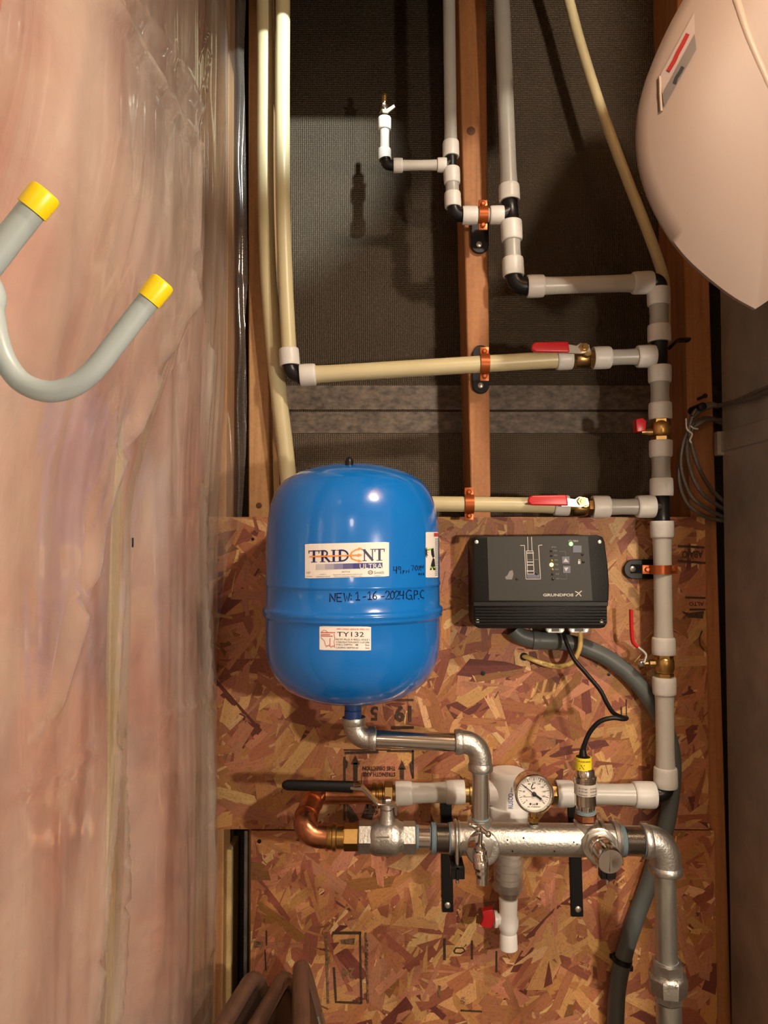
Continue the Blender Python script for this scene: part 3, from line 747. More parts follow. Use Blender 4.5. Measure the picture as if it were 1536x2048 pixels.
# brass valve on the riser with small red knob
t, a, b, d, L, r = ball_valve('upright brass valve with a small red knob, high on the right riser', (rx(837), 837), (rx(883), 883), YP, 42, None, 'brass')
s = S(YP); bm = bmesh.new(); lathe(bm, P(1318, 864, YP), (-1, 0, 0), [(0, 9*s), (20*s, 9*s), (26*s, 7*s), (36*s, 6*s)], 14); obj('stem', bm, M['brassd'], t)
bm = bmesh.new(); pts = [P(1272, 838, YP-.01), P(1286, 835, YP-.01), P(1294, 842, YP-.01), P(1292, 862, YP-.01), P(1274, 864, YP-.01)]; prism(bm, pts, (0, .022, 0), .003, 2); obj('red_knob', bm, M['red'], t)
# brass valve on the riser with red wire lever
t, a, b, d, L, r = ball_valve('upright brass valve with long red lever, right of the black cable', (rx(1308), 1308), (rx(1356), 1356), YP, 40, None, 'brass')
bm = bmesh.new(); lathe(bm, P(1320, 1327, YP), (-1, 0, 0), [(0, 8*s), (22*s, 8*s), (24*s, 5*s), (36*s, 5*s)], 14); obj('stem', bm, M['brassd'], t)
bm = bmesh.new(); pp = catmull([P(1288, 1325, YP-.006), P(1292, 1312, YP-.006), P(1288, 1304, YP-.006), P(1277, 1295, YP-.006), P(1266, 1284, YP-.006), P(1263, 1260, YP-.006), P(1262, 1219, YP-.006)], 6)
k = 20; tube(bm, pp[:k], 3.2*s, 10); lv = obj('lever', bm, M['screw'], t)
bm = bmesh.new(); tube(bm, pp[k-1:], 5.2*s, 12, squash=.7); obj('lever_grip', bm, M['red'], lv, label='red vinyl lever grip')
bm = bmesh.new(); c = P(1286, 1325, YP); lathe(bm, c, (-1, 0, 0), [(0, 9*s), (.006, 9*s)], 6); sphere(bm, c+Vector((-.005, -.004, 0)), 6*s); obj('nut', bm, M['chrome'], lv)

# ---- lower level run through the sediment filter
YF = -.052
pipe('white pipe with two collars left of the sediment filter, right of the brass adapter', (791, 1587), (929, 1584), YF, 38, 33, 37, 47, m='polyw')
pipe('white level pipe behind the pressure sensor at the lower right', (1112, 1587), (1309, 1590), YF, 40, 34, 42, 52, m='polyw')

# ---- copper strap clamps
def strap(label, c, Y, vertical, dpx, plate, screw_at, ears):
    """copper strap round a pipe at picture point c; the pipe runs level if vertical is False"""
    t = thing('pipe_strap', label, 'pipe strap', P(*c, Y)); s = S(Y); r = dpx*s/2+.0012; wd = 9*s
    cc = P(*c, Y); ax = Vector((1, 0, 0)) if not vertical else Vector((0, 0, 1)); up = Vector((0, 0, 1)) if not vertical else Vector((1, 0, 0))
    bm = bmesh.new(); n = 16; L = []; 
    for i in range(n+1):
        an = PI*i/n; q = cc + up*math.cos(an)*r + Vector((0, -1, 0))*math.sin(an)*r
        L.append([bm.verts.new(q+ax*e*wd+(up*math.cos(an)+Vector((0, -1, 0))*math.sin(an))*f) for e, f in ((-1, 0), (1, 0), (1, .0025), (-1, .0025))])
    for i in range(n):
        for k in range(4): bm.faces.new((L[i][k], L[i][(k+1) % 4], L[i+1][(k+1) % 4], L[i+1][k]))
    bm.faces.new(L[0]); bm.faces.new(L[-1][::-1])
    obj('band', bm, M['copperstrap'], t)
    for sgn in (1, -1):
        bm = bmesh.new(); e = cc+up*sgn*(r+7*s)
        box(bm, e-Vector((wd if not vertical else 9*s, .001, 9*s if not vertical else wd)), e+Vector((wd if not vertical else 9*s, .0025, 9*s if not vertical else wd)), .001, 2)
        ea = obj('ear', bm, M['copperstrap'], t)
        bm = bmesh.new(); lathe(bm, e+Vector((0, 0, 0)), (0, -1, 0), [(0, 5*s), (.004, 5*s), (.0055, 3*s)], 12)
        obj('screw', bm, M['copperstrap'], ea)
    # dark back plate
    bm = bmesh.new(); yp = plate[4]; x0, y0, x1, y1 = plate[:4]; pts = []
    ww = (x1-x0)/2 if (y1-y0) > (x1-x0) else (y1-y0)/2; n = 10
    if (y1-y0) > (x1-x0):
        for i in range(n+1): an = PI*i/n; pts.append((x0+ww+ww*math.cos(an), y1-ww+ww*math.sin(an)))
        for i in range(n+1): an = PI+PI*i/n; pts.append((x0+ww+ww*math.cos(an), y0+ww+ww*math.sin(an)))
    else:
        for i in range(n+1): an = PI/2+PI*i/n; pts.append((x0+ww+ww*math.cos(an), y0+ww+ww*math.sin(an)))
        for i in range(n+1): an = -PI/2+PI*i/n; pts.append((x1-ww+ww*math.cos(an), y0+ww+ww*math.sin(an)))
    prism(bm, [P(*q, yp) for q in pts], (0, .007, 0), .001, 1); pl = obj('back_plate', bm, M['rubber'], t)
    bm = bmesh.new(); sc_ = P(*screw_at, yp); lathe(bm, sc_, (0, -1, 0), [(0, 6*s), (.0016, 6*s), (.003, 3.6*s)], 16); sw = obj('screw', bm, M['screw'], pl)
    return t
strap('copper strap on the middle stud, uppermost of three', (966, 430), YP, False, 27, (942, 415, 978, 506, .004), (958, 489), 0)
strap('copper strap on the middle stud, holding the sloping cream pipe', (969, 728), -.054, False, 34, (945, 690, 979, 787, .004), (961, 771), 0)
strap('copper strap at the foot of the middle stud, right of the tank', (938, 1008), YP, False, 31, (925, 990, 950, 1022, .004), (938, 1005), 0)
strap('copper strap on the riser pipe beside the stamped word, on a dark oval plate', (1320, 1139), YP, True, 36, (1248, 1119, 1340, 1158, -.012), (1265, 1138), 0)
# bent black tag on the right stud
bm = bmesh.new(); tube(bm, catmull([P(1338, 697, -.02), P(1345, 690, -.02), P(1354, 682, -.01), P(1366, 680, .0), P(1377, 680, .012)], 5), 7*S(0), 10, squash=.5); obj('cable_clip', bm, M['rubber'], None, label='small bent black clip on the right stud beside the riser tee', cat='clip')
# diagonal thin tube
pipe('thin cream tube slanting down to the right behind the risers', (1128, -30), (1335, 560), .05, 21, m='cream', name='diagonal_tube',
     pts=[(1060, -250, .05), (1126, -40, .05), (1160, 85, .05), (1203, 220, .045), (1255, 360, .03), (1298, 470, .01), (1324, 545, .0), (1330, 590, .0), (1330, 650, .0)], cat='tube')

# ------------------------------------------------------------------ pressure tank
YT = -.175; sT = S(YT); AX = P(706, 1150, YT); TR = 172.5*sT
tk = thing('pressure_tank', 'blue steel pressure tank with white labels, standing on the galvanised pipe', 'tank', (AX.x, YT, P(706, 1400, YT).z))
zt = lambda py: P(706, py, YT).z
prof = [(928, .0), (928.5, 25), (931, 50), (937, 79), (947, 110), (962, 136), (975, 147.5), (989, 155.5), (1003, 161), (1017, 165.5), (1045, 169.5), (1071, 171.5), (1110, 172.5), (1160, 172.5),
        (1163, 173.8), (1167, 174.2), (1169, 172.6), (1171, 172.2), (1208, 172.5), (1210, 175), (1213, 177.8), (1217, 178.6), (1221, 178), (1223, 176.5), (1226, 177.5), (1229, 176.4), (1231, 173.2), (1233, 172.5), (1270, 172.5), (1290, 171.8), (1305, 170), (1320, 166.5), (1335, 161), (1348, 153.5), (1360, 144), (1372, 131), (1383, 113), (1392, 90), (1398, 60), (1401, 30), (1402, 16)]
bm = bmesh.new(); z0 = zt(1402); lathe(bm, (AX.x, YT, z0), (0, 0, 1), [(zt(y)-z0, r*sT) for y, r in reversed(prof)], 96)
body = obj('shell', bm, M['blue'], tk, angle=60)
bm = bmesh.new(); lathe(bm, P(698, 938, YT-.06), (0, 0, 1), [(0, 8.2*sT), (1*sT, 8.6*sT), (15*sT, 8*sT), (20*sT, 6.3*sT), (23*sT, 3*sT), (23.6*sT, .3*sT)], 18); obj('valve_cap', bm, M['black'], tk)
bm = bmesh.new(); lathe(bm, (P(708, 0, YT).x, YT, zt(1437)), (0, 0, 1), [(0, 16*sT), (1*sT, 17*sT), (16*sT, 17*sT), (17*sT, 15.5*sT), (18*sT, 16.5*sT), (40*sT, 17.5*sT)], 24); obj('neck', bm, M['blueplast'], tk)
def TK(lift):
    def f(px, py):
        d = ray(px, py); R = TR+lift
        ox, oy = CAM.x-AX.x, CAM.y-YT
        a = d.x*d.x+d.y*d.y; b = 2*(ox*d.x+oy*d.y); c = ox*ox+oy*oy-R*R
        disc = b*b-4*a*c
        t = (-b-math.sqrt(max(disc, 0)))/(2*a)
        return CAM+d*t
    return f
T1, T2, T3 = TK(.0004), TK(.0008), TK(.0012)
# main label
def tilt(f, x0, y0, k): return lambda x, y: f(x, y+(x-x0)*k)
def rrect(bm, x0, y0, x1, y1, mapf, nx=14, r=3):
    for i in range(nx):
        a = x0+(x1-x0)*i/nx; b = x0+(x1-x0)*(i+1)/nx
        ca = r if i == 0 else 0; cb = r if i == nx-1 else 0
        pts = [(a, y0+ca), (b-cb if cb else b, y0)] if False else None
        vs = [mapf(a+(r if i == 0 else 0)*.3, y0+(1 if i == 0 else 0)*r*.3), mapf(b-(r if i == nx-1 else 0)*.3, y0+(1 if i == nx-1 else 0)*r*.3), mapf(b-(r if i == nx-1 else 0)*.3, y1-(1 if i == nx-1 else 0)*r*.3), mapf(a+(r if i == 0 else 0)*.3, y1-(1 if i == 0 else 0)*r*.3)]
        bm.faces.new([bm.verts.new(v) for v in vs])
    return bm
k = -.025
L1, L2, L3 = tilt(T1, 609, 0, k), tilt(T2, 609, 0, k), tilt(T3, 609, 0, k)
bm = bmesh.new(); rrect(bm, 609, 1088, 779, 1157, L1, 18); lab = obj('front_label', bm, M['white'], tk, smooth=False, label='white label with dark blue lettering and an orange trident')
bm = bmesh.new()
def serif(bm, x, y, w2=5, f=L2): ribbon(bm, [(x-w2, y), (x+w2, y)], 1.4, f)
yb, yt_ = 1124.5, 1101.5       # baseline, cap line (label space)
def stem(x, wd=4.6): ribbon(bm, [(x, yt_+1), (x, yb-1)], wd, L2)
# T
stem(628); serif(bm, 628, yb, 5.5); ribbon(bm, [(617.5, yt_+.8), (638.5, yt_+.8)], 1.8, L2); ribbon(bm, [(618, yt_+1), (618, yt_+5.5)], 1.5, L2); ribbon(bm, [(638, yt_+1), (638, yt_+5.5)], 1.5, L2)
# R
stem(645); serif(bm, 645, yb, 5); serif(bm, 643.5, yt_+.6, 4)
ribbon(bm, [(645, yt_+1)]+[(648+6.5*math.sin(a_), yt_+6.5-5.6*math.cos(a_)) for a_ in [i*PI/10 for i in range(11)]]+[(645, yt_+12)], 2.9, L2)
ribbon(bm, [(649, yt_+12), (658.5, yb-.5)], 4, L2); serif(bm, 660, yb, 3)
# I
stem(667.5); serif(bm, 667.5, yb, 5); serif(bm, 667.5, yt_+.6, 5)
# D
stem(680); serif(bm, 678, yb, 3.5); serif(bm, 678, yt_+.6, 3.5)
ribbon(bm, [(680, yt_+.9)]+[(684+12*math.sin(a_), (yt_+yb)/2-10.6*math.cos(a_)) for a_ in [i*PI/14 for i in range(15)]]+[(680, yb-.9)], 3.2, L2)
# N
ribbon(bm, [(729, yt_+1), (729, yb)], 2, L2); ribbon(bm, [(745, yt_+1), (745, yb)], 2, L2); ribbon(bm, [(728.5, yt_+2), (745, yb-1)], 4.6, L2); serif(bm, 727, yt_+.6, 4); serif(bm, 729, yb, 4); serif(bm, 745, yt_+.6, 4)
# T
stem(759); serif(bm, 759, yb, 5.5); ribbon(bm, [(749.5, yt_+.8), (769, yt_+.8)], 1.8, L2); ribbon(bm, [(750, yt_+1), (750, yt_+5.5)], 1.5, L2); ribbon(bm, [(768.5, yt_+1), (768.5, yt_+5.5)], 1.5, L2)
obj('lettering', bm, M['navy'], lab, smooth=False)
bm = bmesh.new()
ribbon(bm, [(620, 1113.5), (718, 1113)], 2.8, L3); ribbon(bm, [(704, 1107), (701, 1113), (704, 1119.5)], 3, L3)
ribbon(bm, [(703, 1107), (712, 1102), (722, 1100)], 2.2, L3); ribbon(bm, [(703, 1119.5), (712, 1123), (722, 1125)], 2.2, L3)
poly(bm, [(717, 1097.5), (725, 1099.5), (717, 1103.5)], L3); poly(bm, [(716, 1109.5), (725, 1113), (716, 1116.5)], L3); poly(bm, [(717, 1121.5), (725, 1126), (716, 1127)], L3)
obj('trident_mark', bm, M['orange'], lab, smooth=False)
for i, (x0, x1, c) in enumerate(((632, 650, (.55, .54, .56)), (650, 668, (.38, .37, .48)), (668, 686, (.22, .22, .40)), (686, 706, (.10, .10, .30)), (706, 765, (.035, .035, .20)))):
    bm = bmesh.new(); rect(bm, x0, 1129, x1, 1140, L2, 3); obj('colour_band', bm, mat('label_band_%d' % i, c, .5), lab, smooth=False)
bm = bmesh.new(); text(bm, 'ULTRA', 719.5, 1140, 9.5, L3, 45); obj('lettering', bm, M['white'], lab, smooth=False)
bm = bmesh.new(); text(bm, 'Smith', 748, 1151.5, 6, L2, 20)
ribbon(bm, [(741+4.4*math.cos(a_), 1148+3.6*math.sin(a_)) for a_ in [i*PI/8 for i in range(17)]], 1.4, L2); text(bm, 'AO', 738, 1150, 3.8, L2, 6.5)
text(bm, 'NOTICE', 684, 1147, 3, L2, 16); text(bm, 'NSF', 613, 1147.5, 4, L2, 8); text(bm, 'Certified', 611, 1154, 2.2, L2, 13)
text(bm, 'model no', 640, 1150.5, 2.4, L2, 12); text(bm, 'MAXIMUM 100 PSI', 633, 1155.5, 2.4, L2, 27); text(bm, 'Read all instructions before use', 667, 1152, 2.2, L2, 58); text(bm, 'Factory precharge, adjust on site', 669, 1155.8, 2.2, L2, 54)
text(bm, 'company', 748, 1156, 2, L2, 13)
obj('small_print', bm, M['greyink'], lab, smooth=False)
# lower label
k2 = .012; A1, A2 = tilt(T1, 639, 0, k2), tilt(T2, 639, 0, k2)
bm = bmesh.new(); rrect(bm, 638, 1252, 743, 1300, A1, 12); lab2 = obj('lower_label', bm, M['white'], tk, smooth=False, label='small white label with a typed number')
bm = bmesh.new(); text(bm, 'TY132', 674, 1272.5, 9.5, A2, 54); obj('lettering', bm, M['ink'], lab2, smooth=False)
bm = bmesh.new()
for y, s_ in ((1280, 'PILOT PLUS A WELL HOLE I'), (1285.5, 'CONSTRUCTION DATE 11-07-2006'), (1290.5, 'WELL DEPTH    88         feet'), (1296.5, 'CASING DEPTH 60         feet')): text(bm, s_, 672, y, 3.4, A2, 67)
obj('small_print', bm, M['ink'], lab2, smooth=False)
bm = bmesh.new(); text(bm, 'WISCONSIN UNIQUE WELL NO', 673, 1259, 3, A2, 66)
ribbon(bm, [(643, 1264), (647, 1260), (652, 1261), (655, 1264)], .9, A2)
for y, x1 in ((1265, 670), (1269, 660), (1272, 665)): ribbon(bm, [(642, y), (x1, y)], 1.6, A2)
ribbon(bm, [(642, 1275), (649, 1282), (651, 1291), (668, 1293)], .9, A2); ribbon(bm, [(660, 1276), (660, 1290)], 1.1, A2); ribbon(bm, [(668, 1268), (670, 1276), (668, 1284), (670, 1292)], .9, A2); ribbon(bm, [(652, 1294), (658, 1289), (662, 1295), (667, 1290), (670, 1295)], 1, A2)
obj('red_print', bm, M['redprint'], lab2, smooth=False)
# warning sticker on the right side
bm = bmesh.new(); rrect(bm, 850.5, 1064, 877.2, 1155, T1, 8); lab3 = obj('warning_label', bm, M['white'], tk, smooth=False, label='white warning sticker with a black figure')
bm = bmesh.new(); rect(bm, 868, 1066, 877, 1073, T2, 3); obj('red_header', bm, M['redprint'], lab3, smooth=False)
bm = bmesh.new(); poly(bm, [(862, 1098), (867, 1096), (869, 1113), (866, 1116), (863, 1110)], T2); poly(bm, [(866, 1116), (869, 1118), (871, 1140), (867, 1140), (866, 1128), (863, 1140), (860, 1140), (863, 1126)], T2)
for an in range(0, 360, 40): ribbon(bm, [(853, 1105), (853+3.5*math.cos(math.radians(an)), 1105+10*math.sin(math.radians(an)))], 1, T2)
for y in range(1078, 1152, 4): ribbon(bm, [(870.5, y), (876.5, y)], 1.1, T2)
obj('figure_print', bm, M['ink'], lab3, smooth=False)
bm = bmesh.new(); poly(bm, [(857, 1098), (863, 1096), (863, 1099), (857, 1101)], T3); poly(bm, [(861, 1133), (863, 1132), (864, 1136), (861, 1137)], T3); poly(bm, [(867, 1133), (870, 1133), (870, 1136), (867, 1136)], T3); obj('green_print', bm, M['fluo'], lab3, smooth=False)
# handwriting in marker
STROKES = {'N': [[(0, 1), (0, 0), (.75, 1), (.8, 0)]], 'E': [[(.7, 0), (0, 0), (0, 1), (.7, 1)], [(0, .5), (.55, .5)]], 'W': [[(0, 0), (.2, 1), (.45, .35), (.65, 1), (.9, 0)]],
 ':': [[(.1, .3), (.12, .36)], [(.1, .8), (.12, .86)]], '1': [[(0, .2), (.3, 0), (.3, 1)], [(0, 1), (.6, 1)]], '-': [[(0, .55), (.5, .5)]],
 '6': [[(.5, 0), (.15, .3), (0, .7), (.15, .98), (.45, .98), (.6, .75), (.4, .52), (.05, .65)]], '.': [[(0, .95), (.06, 1)]],
 '2': [[(0, .25), (.2, 0), (.55, .08), (.55, .4), (0, 1), (.7, .95)]], '0': [[(.35, 0), (.05, .3), (.05, .75), (.3, 1), (.6, .75), (.6, .25), (.35, 0)]],
 '4': [[(.05, 0), (0, .55), (.6, .5)], [(.55, 0), (.5, 1)]], 'G': [[(.7, .1), (.35, 0), (.05, .35), (.1, .85), (.45, 1), (.75, .8), (.7, .55), (.45, .55)]],
 'P': [[(.05, 1), (.05, 0), (.5, .05), (.55, .4), (.1, .55)]], 'C': [[(.6, .1), (.3, 0), (.05, .4), (.15, .9), (.6, 1)]], '9': [[(.55, .15), (.2, 0), (.05, .3), (.3, .45), (.55, .2), (.5, 1)]],
 'p': [[(0, .35), (.05, 1.2)], [(.03, .5), (.35, .35), (.45, .65), (.05, .8)]], 's': [[(.4, .4), (.05, .5), (.35, .75), (0, .95)]], 'i': [[(.1, .4), (.1, .95)], [(.1, .1), (.12, .16)]], '7': [[(0, 0), (.55, .0), (.2, 1)]], '%': [[(.6, 0), (0, 1)], [(.1, .1), (.2, .3), (.05, .3)], [(.5, .75), (.6, .95), (.45, .95)]], 'o': [[(.2, .4), (0, .7), (.25, .95), (.45, .65), (.2, .4)]], 'f': [[(.4, .1), (.2, .2), (.2, 1)], [(0, .5), (.4, .5)]], 'x': [[(0, .4), (.5, 1)], [(.5, .4), (0, 1)]], 'm': [[(0, 1), (.05, .45), (.2, .5), (.25, .95), (.35, .45), (.55, .5), (.55, 1)]], 'a': [[(.4, .45), (.05, .6), (.15, .95), (.4, .8), (.4, .45), (.45, 1)]]}
def hand(bm, s_, x, y, h, adv, wd, f):
    for ch in s_:
        for st in STROKES.get(ch, []): ribbon(bm, [(x+q[0]*h*.82, y+q[1]*h) for q in st], wd, f)
        x += adv*(.55 if ch in '.:-1i' else 1)
        y -= .12 if True else 0
bm = bmesh.new(); H = T1
hand(bm, 'NEW', 660, 1187, 16, 14, 2.3, H); hand(bm, ':', 701, 1186, 15, 8, 2.3, H); hand(bm, '1', 712, 1184, 16, 12, 2.2, H); hand(bm, '-', 726, 1186, 15, 9, 2, H); hand(bm, '16', 736, 1183, 16, 18, 2.1, H)
hand(bm, '-', 763, 1186, 14, 8, 2, H); hand(bm, '2024', 771, 1182, 16.5, 9.6, 1.9, H); hand(bm, 'G', 812, 1180, 19, 16, 2, H); hand(bm, '.', 824, 1180, 19, 6, 2, H); hand(bm, 'P', 828, 1181, 17, 12, 1.9, H); hand(bm, '.', 837, 1180, 18, 6, 2, H); hand(bm, 'C', 840, 1180, 16, 10, 1.7, H)
obj('handwriting', bm, M['marker'], tk, smooth=False, kind='stuff'); bm = bmesh.new()
hand(bm, '49', 787, 1133, 14, 8.5, 1.7, H); hand(bm, 'psi', 806, 1138, 8, 5.5, 1.3, H); hand(bm, '70%', 823, 1131, 10, 7, 1.4, H); hand(bm, 'of', 841, 1130, 7, 4, 1.1, H); hand(bm, 'max', 837, 1144, 6, 4.5, 1.1, H)
obj('handwriting', bm, M['marker'], tk, smooth=False, kind='stuff')

# ------------------------------------------------------------------ manifold and galvanised pipework
YM = -.17; sM = S(YM)
def Q(x, y): return P(x, y, YM)
def steel_elbow(label, A, K, B, r0, lip=1.1, Y=YM):
    a, k_, b = P(*A, Y), P(*K, Y), P(*B, Y); s = S(Y); pts = [a]
    a1 = a+(k_-a)*.2; b1 = b+(k_-b)*.2
    for i in range(13):
        t = i/12; pts.append(a1*(1-t)**2+k_*2*t*(1-t)+b1*t*t)
    pts.append(b); bm = bmesh.new(); tube(bm, pts, r0*s, 24)
    for e in (a, b):
        dd = (k_-e).normalized(); lathe(bm, e, dd, [(0, r0*s), (0, r0*lip*.97*s), (2*s, r0*lip*s), (11*s, r0*lip*s), (15*s, r0*1.02*s)], 24)
    o = obj('steel_elbow', bm, M['cast'], None, label=label, cat='pipe fitting')
    return o
def steel_pipe(label, A, B, rpx, m='steel', thread=True, full=False, Y=YM, cat='pipe', name='steel_pipe'):
    a, b = P(*A, Y), P(*B, Y); s = S(Y); d = (b-a).normalized(); L = (b-a).length
    t = thing(name, label, cat, a)
    bm = bmesh.new(); pr = [(0, rpx*s), (L, rpx*s)]
    if full:
        k_ = int(L/(2.2*s)); pr = []
        for i in range(k_): pr += [(L*i/k_, rpx*.965*s), (L*(i+.5)/k_, rpx*1.01*s)]
    lathe(bm, a, d, pr, 32); obj('tube', bm, M[m], t, angle=80 if full else 40)
    if thread:
        for e, dd in ((a, d), (b, -d)):
            bm = bmesh.new(); pr = []
            for i in range(5): pr += [(i*2*s, rpx*1.02*s), (i*2*s+s, rpx*1.07*s)]
            lathe(bm, e, dd, pr, 24); obj('thread', bm, M['tape'], t, label='thread wrapped in bluish tape')
    return t
steel_elbow('grey cast steel elbow directly under the blue tank', (708, 1434), (709, 1477), (752, 1477), 21.5)
steel_pipe('shiny level steel pipe from under the tank to the right elbow', (744, 1477), (918, 1485), 18.2, 'polish')
steel_elbow('grey cast steel elbow at the right end of the shiny level pipe', (910, 1484), (962, 1483), (961, 1541), 22.5)
steel_pipe('short upright steel pipe dropping into the manifold', (961, 1536), (961, 1644), 16.5)

mf = thing('manifold', 'long stainless steel manifold pipe with a pressure gauge on top', 'manifold', Q(1075, 1678))
bm = bmesh.new(); a, b = Q(900, 1677), Q(1236, 1681); L = (b-a).length
lathe(bm, a, b-a, [(0, 28*sM), (0, 30*sM), (6*sM, 31*sM), (L-6*sM, 31*sM), (L, 30*sM), (L, 28*sM)], 40); obj('barrel', bm, M['cast'], mf)
for (x, r, yt0) in ((960, 23, 1638), (1172, 23, 1641), (1067, 12.5, 1646)):
    bm = bmesh.new(); c = Q(x, 1678); L = Q(x, yt0).z-c.z
    lathe(bm, c, (0, 0, 1), [(0, r*1.25*sM), (L-30*sM, r*1.35*sM), (L-14*sM, r*1.02*sM), (L-6*sM, r*sM), (L-1*sM, r*1.04*sM), (L, r*.95*sM)], 28); obj('outlet', bm, M['cast'], mf)
for x in (962, 1196):
    bm = bmesh.new(); lathe(bm, Q(x, 1686), (0, -1, 0), [(0, 34*sM), (26*sM, 34*sM), (31*sM, 33*sM), (33*sM, 30*sM), (33*sM, 24*sM)], 30); obj('front_boss', bm, M['cast'], mf)
for x in (913, 1230):
    bm = bmesh.new(); a = Q(x-4, 1678); lathe(bm, a, (1, 0, 0), [(0, 31*sM), (0, 34*sM), (3*sM, 35*sM), (5*sM, 33*sM), (8*sM, 35*sM), (11*sM, 34*sM), (11*sM, 30*sM)], 32); obj('end_ring', bm, M['cast'], mf)
bm = bmesh.new()
for (x, y) in ((1010, 1668), (1042, 1664), (1140, 1672), (1146, 1676), (1102, 1690), (1020, 1690)):
    sphere(bm, Q(x, y)+Vector((0, -30*sM, 0)), 1.6*sM, u=8, v=6)
obj('weld_speck', bm, M['blackm'], mf)
# gauge
gy = YM-.022
g = thing('pressure_gauge', 'round white-faced pressure gauge with black needle on the manifold', 'gauge', P(1067, 1645, YM))
s = S(gy); c = P(1068, 1586, gy)
bm = bmesh.new(); lathe(bm, c+Vector((0, .032, 0)), (0, -1, 0), [(0, 30*s), (0, 33*s), (.004, 35*s), (.030, 35*s), (.031, 38*s), (.036, 38.5*s), (.039, 37*s), (.040, 34*s), (.036, 33*s), (.033, 32.5*s)], 48); obj('case', bm, M['polish'], g)
bm = bmesh.new(); lathe(bm, c+Vector((0, .0, 0)), (0, -1, 0), [(0, 33*s), (.0012, 33*s)], 40); dial = obj('dial', bm, M['white'], g)
G = lambda x, y: P(x, y, gy-.0018)
G2 = lambda x, y: P(x, y, gy-.0035)
bm = bmesh.new()
for i in range(31):
    an = math.radians(225-270*i/30); big = i % 3 == 0; r0 = 25 if big else 28
    ribbon(bm, [(1068+r0*math.cos(an), 1586-r0*math.sin(an)), (1068+30.5*math.cos(an), 1586-30.5*math.sin(an))], 1.1 if big else .6, G)
for i in range(0, 11):
    an = math.radians(225-27*i); text(bm, str(i*20), 1068+20.5*math.cos(an), 1586-20.5*math.sin(an)+2, 3.6, G, align='C')
ribbon(bm, [(1048, 1594), (1074, 1593)], .7, G)
ribbon(bm, [(1066, 1568), (1063, 1574), (1064, 1578), (1070, 1576)], 2, G); text(bm, 'psi', 1068, 1610, 4, G, align='C'); text(bm, 'kPa STAINLESS', 1068, 1615, 2.6, G, 26, align='C')
for x in (1061, 1074): poly(bm, [(x+2.2*math.cos(i*PI/4), 1608+2.2*math.sin(i*PI/4)) for i in range(8)], G)
obj('dial_marks', bm, M['ink'], dial, smooth=False)
bm = bmesh.new(); ribbon(bm, [(1046, 1570), (1068, 1588)], 1.6, G2); ribbon(bm, [(1068, 1588), (1082, 1598)], 4, G2); lathe(bm, P(1068, 1587.5, gy-.001), (0, -1, 0), [(0, 4.2*s), (.004, 4*s), (.005, 2*s)], 16); obj('needle', bm, M['ink'], dial, smooth=False)
bm = bmesh.new(); hexn(bm, Q(1067, 1645), (0, 0, 1), 12*sM, 11*sM); lathe(bm, Q(1067, 1640), (0, 0, 1), [(0, 8*sM), (24*sM, 8*sM)], 16); obj('stem', bm, M['brass'], g)
# pressure sensor with cable
se = thing('pressure_sensor', 'steel pressure sensor with yellow sticker standing on the manifold', 'sensor', Q(1170, 1640))
bm = bmesh.new(); hexn(bm, Q(1171, 1640), (0, 0, 1), 14*sM, 22*sM, 0); obj('bushing', bm, M['copper'], se)
bm = bmesh.new(); pr = []
for i in range(3): pr += [(i*3*sM, 18*sM), (i*3*sM+1.5*sM, 20*sM)]
lathe(bm, Q(1171, 1627), (0, 0, 1), pr, 20); obj('thread', bm, M['tape'], se)
zr = lambda y: Q(1170, y).z
bm = bmesh.new(); z0 = zr(1620); lathe(bm, Q(1171, 1620), (0, 0, 1), [(0, 16*sM), (1*sM, 18*sM), (10*sM, 19*sM), (11*sM, 20.5*sM), (36*sM, 20.5*sM), (37*sM, 21.5*sM), (60*sM, 21.5*sM), (61*sM, 22.5*sM), (66*sM, 22.5*sM), (68*sM, 19*sM), (78*sM, 18*sM), (82*sM, 15.5*sM)], 32); obj('body', bm, M['polish'], se)
bm = bmesh.new(); lathe(bm, Q(1171, 1587), (0, 0, 1), [(0, 21.9*sM), (22*sM, 21.9*sM)], 32); sl = obj('grey_label', bm, M['gprint'], se)
SE = lambda x, y: Q(x, y)+Vector((0, -math.sqrt(max(0, 22.3**2-(x-1171)**2))*sM, 0))
bm = bmesh.new()
for y, q in ((1573, '0-10 bar'), (1579, '4-20 mA'), (1585, 'out'),): text(bm, q, 1154, y, 3.4, SE, 15); text(bm, q, 1175, y, 3.4, SE, 14)
obj('small_print', bm, M['ink'], sl, smooth=False)
bm = bmesh.new(); lathe(bm, Q(1167, 1538), (0, 0, 1), [(0, 16*sM), (24*sM, 16*sM)], 28); ys = obj('yellow_sticker', bm, M['yelprint'], se)
SY = lambda x, y: Q(x, y)+Vector((0, -math.sqrt(max(0, 16.5**2-(x-1167)**2))*sM, 0))
bm = bmesh.new(); text(bm, 'WARNING', 1153, 1521, 3.4, SY, 24); ribbon(bm, [(1156, 1534), (1165, 1526)], 1.1, SY); ribbon(bm, [(1158, 1526), (1164, 1535)], 1.1, SY); obj('small_print', bm, M['ink'], ys, smooth=False)
bm = bmesh.new(); lathe(bm, Q(1166, 1515), (0, 0, 1), [(0, 15*sM), (2*sM, 14*sM), (4*sM, 8*sM), (16*sM, 6*sM)], 20); obj('cable_gland', bm, M['rubber'], se)
pts = [(1126, 1262, -.04), (1133, 1285, -.055), (1148, 1318, -.075), (1175, 1350, -.09), (1200, 1380, -.105), (1213, 1405, -.12), (1226, 1425, -.135), (1242, 1434, -.15), (1253, 1436, -.165), (1246, 1438, -.178), (1225, 1436, -.18), (1200, 1443, -.178), (1180, 1464, -.173), (1168, 1492, -.17), (1166, 1512, YM)]
